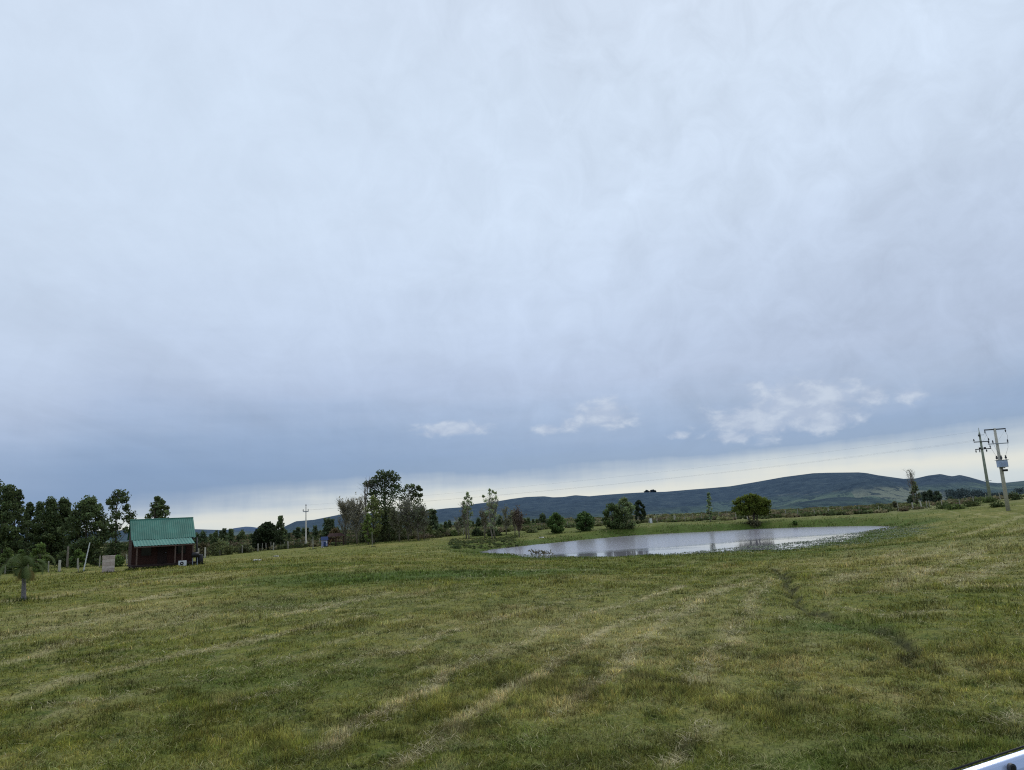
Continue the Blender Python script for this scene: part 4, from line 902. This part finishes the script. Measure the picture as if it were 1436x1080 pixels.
fence('fence', [place(276, 96), place(340, 103), place(362, 106), place(404, 112)], 'wire fence with sparse grey posts between the cabin and the big round tree', 1.15, r=.075, sp=2.6, seed=3)
fence('fence', [place(362, 112), place(404, 117), place(438, 119), place(500, 122), place(560, 124), place(600, 125), place(650, 126)], 'close-set picket fence of grey posts around the light pole', 1.15, r=.045, sp=.8, seed=4, wires=(.6, .95), maxpost=95)
fence('fence', [place(760, 124), place(870, 126), place(960, 127), place(1080, 129)], 'grey post fence beyond the pond around the round tree', 1.15, r=.05, sp=1.5, seed=5)
fence('fence', [place(1082, 129), place(1180, 132), place(1260, 128), place(1345, 118), place(1440, 122)], 'sparse wooden post fence beyond the right end of the pond', 1.2, r=.06, sp=2.7, seed=6)
def lone_post(px, Y, h, r, label, tilt=(0, 0), m=None, name='post', top=None):
    p = place(px, Y); mb = MB(); mb.tube([(0, 0, -.15), (0, 0, h*.5), (0, 0, h)], [r*1.1, r, r*.9], 8); o = mb.build(name, m or M_post, None, smooth=False); o.location = Vector(p); o.rotation_euler = (tilt[0], tilt[1], 0)
    return tag(o, label, 'post')
lone_post(83, 80, 1.25, .13, 'thick pale corner post in the left fence', m=M_conc)
lone_post(117, 76, 2.9, .055, 'tall white leaning pole left of the pale board box', tilt=(0, R(10)), m=M_white, name='leaning_pole')
lone_post(109, 72, .75, .035, 'short thin leaning stick in front of the white leaning pole', tilt=(0, R(8)), name='stick')
lone_post(94, 92, 2.6, .12, 'pale broken tree stump standing in front of the dark eucalypts', m=M_palebark, name='stump')
lone_post(287.5, 93, 1.3, .11, 'thick pale fence post nearest to the right end of the cabin', m=M_conc)
lone_post(439, 93, 1.55, .05, 'thin grey marker post on the mown field below the light pole')
lone_post(522, 86, 1.7, .03, 'thin bare stake on the grass before the middle clump')
lone_post(1281, 126, 1.2, .11, 'stout pale leaning post at the left foot of the tall thin tree', tilt=(0, R(-4)), m=M_conc)
lone_post(1293, 124, 1.4, .12, 'stout pale leaning post at the right foot of the tall thin tree', tilt=(0, R(-6)), m=M_conc)
lone_post(1304, 126, 1.2, .05, 'thin pale post right of the two stout leaning posts')
lone_post(913, 124, .8, .22, 'short white post beyond the pond right of the double bush', m=M_white)
lone_post(946, 126, 1.2, .09, 'pale post beyond the pond above the tiny shrub', m=M_conc)
lone_post(1049, 124, 1.4, .14, 'thick pale post left of the stems of the round pond tree', m=M_conc)
# pale stones
for k, (px, py, Y, s, lab) in enumerate([(361, 785, 0, .32, 'pale flat stone lying on the mown slope right of the cabin'), (388, 780, 0, .26, 'second pale stone farther up the mown slope'), (453, 766.5, 0, .22, 'small white stone in front of the blue playhouse'), (760, 750.5, 0, .3, 'pale stone on the far bank of the pond')]):
    Y0 = {0: 66, 1: 76, 2: 98, 3: 100}[k]; p = place(px, Y0); rgk = np.random.RandomState(k); mb = MB()
    mb.tube([(0, 0, -.05), (0, 0, .02), (0.02, 0, s*.3), (.02, 0, s*.42)], [s*.8, s, s*.8, s*.35], 9); mb.v = [(v[0]*rgk.uniform(.8, 1.2)*1.4, v[1]*rgk.uniform(.8, 1.2), v[2]) for v in mb.v]
    o = mb.build('stone', M_stone, None, smooth=True); o.location = Vector(p); tag(o, lab, 'stone')
# playhouse and timber frame
p = place(455, 102); e = empty('playhouse', p, 'small pale playhouse with a blue roof beside the dark timber frame', 'playhouse', rz=R(20))
mb = MB(); mb.box((-.38, -.3, .05), (.38, .4, .95)); mb.build('wall', M_lilac, e)
mb = MB(); mb.add([(-.48, -.4, .93), (.48, -.4, .93), (.48, .05, 1.4), (-.48, .05, 1.4), (-.48, .5, .93), (.48, .5, .93)], [(0, 1, 2, 3), (3, 2, 5, 4), (0, 3, 4), (1, 5, 2), (0, 4, 5, 1)]); mb.build('roof', M_blue, e)
mb = MB(); mb.box((-.15, -.33, .06), (.15, -.303, .68)); mb.build('door', M_blue, e)
mb = MB(); mb.box((.18, -.33, .5), (.34, -.303, .75)); mb.build('window', M_white, e)
p = place(471, 103); e = empty('timber_frame', p, 'dark reddish timber frame with crossbars right of the blue playhouse', 'frame', rz=R(10))
for xx in (-1.05, 0, 1.05):
    mb = MB(); mb.box((xx-.07, -.07, -.1), (xx+.07, .07, 1.35)); mb.build('post', M_brown, e)
mb = MB(); mb.box((-1.2, -.05, 1.0), (1.2, .05, 1.1)); mb.box((-1.2, -.049, .55), (1.2, .049, .62)); mb.build('crossbar', M_brown, e)
mb = MB(); mb.add([(-1.2, -.45, 1.3), (1.2, -.45, 1.3), (.9, .2, 1.75), (-.9, .2, 1.75), (-1.2, .8, 1.3), (1.2, .8, 1.3)], [(0, 1, 2, 3), (3, 2, 5, 4), (0, 3, 4), (1, 5, 2), (0, 4, 5, 1)]); mb.build('roof', M_brown, e)
mb = MB(); mb.tube([(-1.1, -.1, 0), (-.55, -.1, .95)], .05, 6); mb.build('brace', simple('tan_timber', srgb(150, 112, 74), .8), e)

def rough_tufts():
    rg = np.random.RandomState(33); X, Yv = [], []
    for o in list(C.objects):
        if o.parent or o.get('kind') or 'label' not in o or o.get('category') in ('wire', 'rail', 'fence'): continue
        lx, ly = o.location.x, o.location.y
        if not 25 < ly < 132: continue
        big = o.get('category') in ('tree', 'bush', 'shrub'); n = 150 if big else 60; sc_ = 1.1 if big else .28
        X.append(lx+rg.normal(size=n)*sc_); Yv.append(ly+rg.normal(size=n)*sc_)
    for o in list(C.objects):
        if o.parent and o.parent.get('category') == 'fence' and o.name.startswith('post'):
            v = o.data.vertices[0].co; n = 26; X.append(o.parent.location.x+v.x+rg.normal(size=n)*.35); Yv.append(o.parent.location.y+v.y+rg.normal(size=n)*.35)
    c_, s_ = math.cos(R(33)), math.sin(R(33)); p = place(186, 67.0); n = 2600; u = rg.uniform(-.3, 5.7, n); v = np.where(rg.rand(n) < .6, rg.normal(-.05, .14, n), rg.uniform(0, 4.6, n))
    X.append(p[0]+u*c_-v*s_); Yv.append(p[1]+u*s_+v*c_)
    x = np.concatenate(X); y = np.concatenate(Yv); k = sdpoly(x, y, pond) > .2; x, y = x[k], y[k]; N = len(x)
    col = np.where(rg.rand(N, 1) < .25, np.array([srgb(130, 124, 80)[:3]]), np.array([srgb(72, 90, 38)[:3]]))*rg.uniform(.5, 1.3, (N, 1))
    blades('rough_grass', x, y, rg.uniform(.08, .30, N), .03+.03*rg.rand(N), rg.uniform(0, .8, N), col, M_leaf, rng=rg, label='longer unmown grass around the feet of the posts, trees and cabin', cat='grass')
rough_tufts()
# ------------------------------------------------------------------ power poles
def insul(mb, x, y, z, s=1, down=False):
    k = -1 if down else 1
    mb.tube([(x, y, z), (x, y, z+k*.08*s), (x, y, z+k*.1*s), (x, y, z+k*.2*s), (x, y, z+k*.24*s), (x, y, z+k*.34*s)], [.03*s, .03*s, .08*s, .085*s, .05*s, .06*s], 8)
# nearer pole with transformer
Y = 88; p1 = place(1414, Y); H1 = 115.5*Y/F*.985
e = empty('utility_pole', p1, 'nearer concrete power pole carrying a pale transformer box', 'power pole', rz=R(-14))
mb = MB(); mb.tube([(0, 0, -.3), (0, 0, H1*.5), (0, 0, H1)], [.235, .19, .135], 10); mb.build('shaft', M_conc, e, smooth=True)
c = [MB() for _ in range(6)]
c[0].box((-1.15, -.10, H1-.20), (1.15, .0, H1-.06)); cr = c[0].build('crossarm', M_darkmetal, e)
for xx in (-1.1, 1.1):
    mb = MB(); insul(mb, xx, -.05, H1-.202, 1.0, True); mb.build('insulator', M_darkmetal, cr)
z2 = H1*.82-.1; mb = MB(); mb.box((-1.05, -.27, z2-.05), (1.15, -.19, z2+.05)); cr = mb.build('crossarm', M_steel, e)
for xx in (-.95, -.5, 1.08):
    mb = MB(); insul(mb, xx, -.23, z2+.05, 1.1); mb.build('insulator', M_darkmetal, cr)
zt = H1*.52
mb = MB(); mb.box((-.52, -.85, zt), (.52, -.25, zt+.82)); tk = mb.build('transformer', M_tank, e, bevel=.04)
mb = MB(); 
for k in range(7): mb.box((-.46+k*.145, -.90, zt+.08), (-.43+k*.145, -.852, zt+.62))
mb.build('fins', M_tank, tk)
mb = MB(); mb.box((-.62, -.9, zt+.822), (.62, -.2, zt+.87)); mb.build('cover', M_steel, tk)
for xx in (-.48, .0, .48):
    mb = MB(); insul(mb, xx, -.55, zt+.872, 1.5); mb.build('bushing', M_darkmetal, tk)
mb = MB(); mb.box((.02, -.5, zt-.5), (.5, -.2, zt-.25)); mb.build('switch_box', M_black, e)
mb = MB(); mb.box((-.28, -.5, zt-.12), (.28, -.2, zt-.02)); mb.build('bracket', M_darkmetal, e)
mb = MB()
for xx, x2 in ((-.95, -.48), (-.5, 0), (1.08, .48)): mb.tube([(xx, -.23, z2+.3), (xx*.8+x2*.2, -.4, z2-.5), (x2, -.55, zt+1.3)], .012, 4)
mb.tube([(1.1, -.05, H1-.5), (1.2, -.15, H1*.9), (1.08, -.23, z2+.35)], .012, 4); mb.tube([(-1.1, -.05, H1-.5), (-.95, -.15, H1*.9), (-.95, -.23, z2+.35)], .012, 4); mb.build('jumper_wires', M_wire, e)
# farther pole
Y = 118; p2 = place(1389, Y); H2 = 103*Y/F*.985
e = empty('utility_pole', p2, 'farther greenish power pole with two crossarms and a pointed top', 'power pole', rz=R(-12))
mb = MB(); mb.tube([(0, 0, -.3), (0, 0, H2*.5), (0, 0, H2*.93), (0, 0, H2*.935), (0, 0, H2)], [.25, .20, .13, .07, .03], 10); mb.build('shaft', M_polewood, e, smooth=True)
for kk, (zz, x0, x1) in enumerate([(H2*.805, -1.1, 1.15), (H2*.705, -1.05, 1.2)]):
    mb = MB(); mb.box((x0, -.3, zz-.07), (x1, -.18, zz+.07)); cr = mb.build('crossarm', M_darkmetal, e)
    for xx in ([x0+.05, x1-.05] if kk == 0 else [x0+.05, x1-.05, -.45, .55]):
        mb = MB(); insul(mb, xx, -.24, zz+(.07 if (kk == 0 or xx == x1-.05) else -.07), 1.3, down=not (kk == 0 or xx == x1-.05)); mb.build('insulator', M_darkmetal, cr)
mb = MB(); mb.box((-.5, -.32, H2*.705+.072), (-.25, -.16, H2*.705+.28)); mb.box((.2, -.32, H2*.705+.072), (.5, -.16, H2*.705+.28)); mb.build('fuse_boxes', M_black, e)
mb = MB(); mb.box((-.3, -.35, H2*.88), (-.02, -.1, H2*.88+.3)); mb.build('bracket', M_darkmetal, e)
mb = MB(); mb.box((.0, -.2, H2*.895), (.6, -.15, H2*.9)); mb.build('top_arm', M_steel, e)
mb = MB(); mb.box((-.55, -.24, H2*.27), (.55, -.2, H2*.276)); mb.build('step_arm', M_steel, e)
# light pole
Y = 125; p3 = place(429, Y); H3 = 55*Y/F
e = empty('utility_pole', p3, 'slim pale power pole with one crossarm left of the middle tree clump', 'power pole', rz=R(8))
mb = MB(); mb.tube([(0, 0, -.3), (0, 0, 1.0), (0, 0, 1.02), (0, 0, H3)], [.19, .18, .13, .075], 10); mb.build('shaft', M_conc, e, smooth=True)
mb = MB(); mb.box((-.5, -.16, H3*.86), (.45, -.08, H3*.86+.13)); cr = mb.build('crossarm', M_steel, e)
for xx in (-.44, .38):
    mb = MB(); insul(mb, xx, -.12, H3*.86+.13, 1.0); mb.build('insulator', M_darkmetal, cr)
mb = MB(); insul(mb, 0, 0, H3-.02, 1.1); mb.build('insulator', M_darkmetal, e)
def wire(a, b, sag, label, r=.012, grp=None):
    a, b = np.array(a, float), np.array(b, float); pts = []
    for k in range(25):
        t = k/24; q = a*(1-t)+b*t; q[2] -= sag*4*t*(1-t); pts.append(q)
    mb = MB(); mb.tube([q-a for q in pts], r, 4, cap=False); o = mb.build('power_line', M_wire, None); o.location = Vector(a); tag(o, label, 'wire', grp)
for k, (dx, dz) in enumerate([(-1.0, H2*.805), (1.0, H2*.805), (0.0, H2*.93)]):
    wire((p2[0]+dx, p2[1]-.2, p2[2]+dz+.3), (p3[0]+dx*.42, p3[1]-.1, p3[2]+(H3*.86+.3 if dx else H3+.2)), 1.0, 'thin power line from the farther power pole across the sky to the slim pole', grp='power lines strung across the valley', r=.0045)
for k, dx in enumerate((-.95, 1.05)):
    wire((p2[0]+dx, p2[1]-.3, p2[2]+H2*.705+.3), (p1[0]+dx, p1[1], p1[2]+H1-.45), .35, 'short power line joining the two power poles on the right', grp='power lines between the two poles', r=.006)

# ------------------------------------------------------------------ pale metal rail, very close at the bottom right
a = at_y(1280, 1100.5, 1.55); b = at_y(1600, 995, 1.70)
d = b-a; d /= np.linalg.norm(d)
e = empty('metal_rail', a, 'pale blue-grey metal rail with a round dark plug in the bottom right corner', 'rail')
nrm = np.cross(d, (0, 0, 1)); nrm /= np.linalg.norm(nrm); upv = np.cross(nrm, d)
prof = [(-.002, -.014), (.0, -.002), (.006, .0), (.018, -.002), (.022, -.006), (.030, -.018), (.034, -.032), (.034, -.060), (.030, -.072), (.0, -.075)]
# nrm points to the right-hand side of d; the camera side is -nrm or +nrm depending on d
tocam = CAM-a; sgn = 1 if np.dot(nrm, tocam) > 0 else -1
LL = np.linalg.norm(b-a)*1.25; vs = []; segs_ = 6
for i_ in range(segs_+1):
    for (o_, z_) in prof: vs.append(tuple(d*(LL*i_/segs_)+nrm*sgn*o_+upv*z_))
npf = len(prof); fs = []
for i_ in range(segs_):
    for k in range(npf): fs.append((i_*npf+k, i_*npf+(k+1) % npf, (i_+1)*npf+(k+1) % npf, (i_+1)*npf+k))
fs += [tuple(range(npf)), tuple(segs_*npf+k for k in range(npf))]
mrail, trl, brl = mat('pale_metal'); brl.inputs['Base Color'].default_value = srgb(170, 184, 212); brl.inputs['Roughness'].default_value = .28; brl.inputs['Metallic'].default_value = .35
nz = trl.noise(trl.node('ShaderNodeTexCoord').outputs['Object'], 30, 5); trl.l.new(trl.mapr(nz, .3, .7, .22, .4), brl.inputs['Roughness'])
mb = MB(); mb.add(vs, fs); ob = mb.build('bar', mrail, e, bevel=.002)
mb = MB(); mb.tube([tuple(nrm*sgn*-.006+upv*.0 + d*0), tuple(nrm*sgn*-.006+d*LL)], .002, 8); mb.build('gasket', M_black, e, smooth=True)
def rail_pt(px, py):
    # intersect with the front face plane (offset .034)
    n_ = nrm*sgn; o_ = a+n_*.034; r_ = ray(px, py); t = np.dot(o_-CAM, n_)/np.dot(r_, n_); return CAM+r_*t
q = rail_pt(1419, 1077)-a; n_ = nrm*sgn
mb = MB(); mb.tube([q-n_*.004, q+n_*.003], .0085, 20); pg = mb.build('plug', M_darkmetal, e, smooth=False)
mb = MB(); mb.tube([q+n_*.0032, q+n_*.0042], .0048, 16); mb.build('plug_centre', M_black, pg)
# support post down to the ground beyond the frame
mb = MB(); pb = d*(LL*.93); mb.tube([pb+upv*-.07, np.array((pb[0], pb[1], -a[2]))], .025, 10); mb.build('support', mrail, e, smooth=True)

# ------------------------------------------------------------------ sky + sun
w = bpy.data.worlds.new('World'); S.world = w; w.use_nodes = True; t = NT(w.node_tree); bg = w.node_tree.nodes['Background']
SUN_EL, SUN_AZ = R(48), R(25)      # azimuth clockwise from +Y: sun in front, to the right, behind the cloud
sky = t.node('ShaderNodeTexSky'); sky.sky_type = 'NISHITA'; sky.sun_disc = False; sky.sun_elevation = SUN_EL; sky.sun_rotation = SUN_AZ
gen = t.node('ShaderNodeTexCoord').outputs['Generated']; sx = t.node('ShaderNodeSeparateXYZ'); t.l.new(gen, sx.inputs[0]); X_, Y_, Z_ = sx.outputs
el = t.math('MULTIPLY', t.math('ARCSINE', Z_), 180/math.pi); azd = t.math('MULTIPLY', t.math('ARCTAN2', X_, Y_), 180/math.pi)
ae = t.node('ShaderNodeCombineXYZ'); t.l.new(azd, ae.inputs[0]); t.l.new(el, ae.inputs[1]); AE = ae.outputs[0]
zc = t.math('ADD', t.math('MAXIMUM', Z_, 0.0), .12)
cpn = t.node('ShaderNodeCombineXYZ'); t.l.new(t.math('DIVIDE', X_, zc), cpn.inputs[0]); t.l.new(t.math('DIVIDE', Y_, zc), cpn.inputs[1]); CP = cpn.outputs[0]
nb = t.noise(t.mapping(AE, scale=(.06, .5, 1)), 1.0, 4, .5)
edge = t.math('ADD', el, t.math('MULTIPLY', t.math('SUBTRACT', nb, .5), 2.6))
edge = t.math('SUBTRACT', edge, t.mapr(azd, 5, 36, 0, .9)); vr = t.noise(t.mapping(AE, scale=(.55, .10, 1)), 1.0, 4, .6); edge = t.math('ADD', edge, t.math('MULTIPLY', t.math('SUBTRACT', vr, .5), .8)); edge = t.math('ADD', edge, t.math('ADD', .60, t.math('ADD', t.mapr(azd, -8, -26, 0, .75), t.mapr(azd, -27, -36, 0, 2.2))))
e2 = t.math('DIVIDE', edge, 45.0)
def E(d): return max(0, d)/45
ramp = t.ramp(e2, [(E(0), srgb(188, 202, 212)), (E(1.0), srgb(204, 213, 215)), (E(2.0), srgb(219, 221, 214)), (E(3.0), srgb(194, 204, 211)), (E(4.4), srgb(141, 163, 192)), (E(5.6), srgb(144, 166, 197)), (E(8), srgb(160, 179, 207)),
      (E(11), srgb(178, 193, 218)), (E(16), srgb(191, 206, 228)), (E(23), srgb(201, 216, 235)), (E(32), srgb(204, 219, 237)), (E(44.5), srgb(207, 220, 238))])
cool = t.math('MULTIPLY', t.mapr(azd, 8, -26, 0, 1), t.math('MULTIPLY', t.mapr(e2, E(2.4), E(3.8)), t.mapr(e2, E(14), E(5), 0, 1)))
ramp = t.mix(t.math('MULTIPLY', cool, .55), ramp, srgb(118, 145, 182))
greyr = t.math('MULTIPLY', t.mapr(azd, 0, 30, 0, 1), t.math('MULTIPLY', t.mapr(e2, E(5), E(9)), t.mapr(e2, E(30), E(12), 0, 1)))
ramp = t.mix(t.math('MULTIPLY', greyr, .45), ramp, srgb(168, 181, 202))
# soft texture of the cloud deck
m1 = t.noise(t.mapping(CP, rot=(0, 0, -.15), scale=(1.7, .22, 1)), 1.2, 6, .6, .5); m2 = t.noise(CP, 2.6, 8, .65, .3)
m3 = t.noise(t.mapping(AE, rot=(0, 0, .5), scale=(.26, .26, 1)), 1.0, 8, .6, .8)
glow = t.math('EXPONENT', t.math('MULTIPLY', t.math('ADD', t.math('POWER', t.math('DIVIDE', t.math('SUBTRACT', azd, 3.0), 24.0), 2.0), t.math('POWER', t.math('DIVIDE', t.math('SUBTRACT', el, 20.0), 11.0), 2.0)), -1.0))
bri = t.math('ADD', t.mapr(m1, .25, .75, .94, 1.06, False), t.mapr(m2, .3, .7, -.03, .03, False))
bri = t.math('ADD', bri, t.math('MULTIPLY', glow, .07))
bri = t.math('ADD', t.math('MULTIPLY', t.math('SUBTRACT', bri, 1.0), t.mapr(el, 1.5, 9, .15, 1)), 1.05)
amp = t.math('MULTIPLY', t.mapr(azd, -30, 25, .35, 1.0), t.mapr(el, 2, 8, 0, 1))
bri = t.math('ADD', bri, t.math('MULTIPLY', t.math('SUBTRACT', m3, .5), t.math('MULTIPLY', amp, .34)))
cc = t.node('ShaderNodeCombineColor'); [t.l.new(bri, cc.inputs[i_]) for i_ in range(3)]
ramp = t.mix(1.0, ramp, cc.outputs[0], 'MULTIPLY')
# small pale cumulus patches under the deck
det = t.noise(t.mapping(AE, scale=(1, 1.7, 1)), .5, 7, .56, .25)
masksum = None
def azel_deg(px, py):
    d_ = ray(px, py); d_ = d_/np.linalg.norm(d_); return math.degrees(math.atan2(d_[0], d_[1])), math.degrees(math.asin(d_[2]))
for (px, py, wpx, hpx, k) in [(632, 602, 64, 11, 1.0), (600, 609, 34, 6, .8), (848, 582, 52, 22, 1.0), (800, 596, 34, 12, .8), (768, 602, 24, 9, .9), (1125, 568, 95, 34, 1.15), (1060, 590, 80, 26, 1.05), (1160, 590, 60, 18, .9), (1222, 553, 26, 14, .9), (1278, 552, 24, 15, .85), (1030, 612, 34, 9, 1.0), (952, 610, 20, 7, .8), (1180, 560, 50, 20, .8)]:
    A_, E_ = azel_deg(px, py); wa, ha = wpx/F*57.3*1.0, hpx/F*57.3*1.15
    qx = t.math('DIVIDE', t.math('SUBTRACT', azd, A_), wa); ev = t.math('SUBTRACT', t.math('SUBTRACT', el, E_), t.math('MULTIPLY', t.math('SUBTRACT', azd, A_), -.0))
    qy = t.math('DIVIDE', ev, ha); g_ = t.math('EXPONENT', t.math('MULTIPLY', t.math('ADD', t.math('MULTIPLY', qx, qx), t.math('MULTIPLY', qy, qy)), -1.0))
    g_ = t.math('MULTIPLY', g_, k); masksum = g_ if masksum is None else t.math('MAXIMUM', masksum, g_)
cm = t.mapr(t.math('ADD', masksum, t.math('MULTIPLY', t.math('SUBTRACT', det, .5), 1.7)), .30, .95)
cm = t.math('MULTIPLY', cm, t.mapr(masksum, .12, .4))
shade = t.mix(t.mapr(det, .4, .7), srgb(178, 191, 213), srgb(206, 216, 230))
ramp = t.mix(t.math('MULTIPLY', cm, .72), ramp, shade)
sk = t.mix(1.0, sky.outputs[0], (.1, .1, .1, 1), 'MULTIPLY')
fin = t.mix(.95, sk, ramp); t.l.new(fin, bg.inputs[0]); bg.inputs[1].default_value = 1.0
sd = bpy.data.lights.new('sun', 'SUN'); sd.energy = 1.35; sd.angle = R(20); sd.color = (1, .96, .9); so = bpy.data.objects.new('sun', sd); C.objects.link(so)
dv = Vector((math.sin(SUN_AZ)*math.cos(SUN_EL), math.cos(SUN_AZ)*math.cos(SUN_EL), math.sin(SUN_EL))); so.rotation_euler = dv.to_track_quat('Z', 'Y').to_euler()
S.view_settings.view_transform = 'Standard'; S.view_settings.look = 'None'; S.view_settings.exposure = 0
S.render.engine = 'CYCLES'; S.cycles.max_bounces = 5; S.cycles.use_denoising = False; S.cycles.filter_width = 1.15
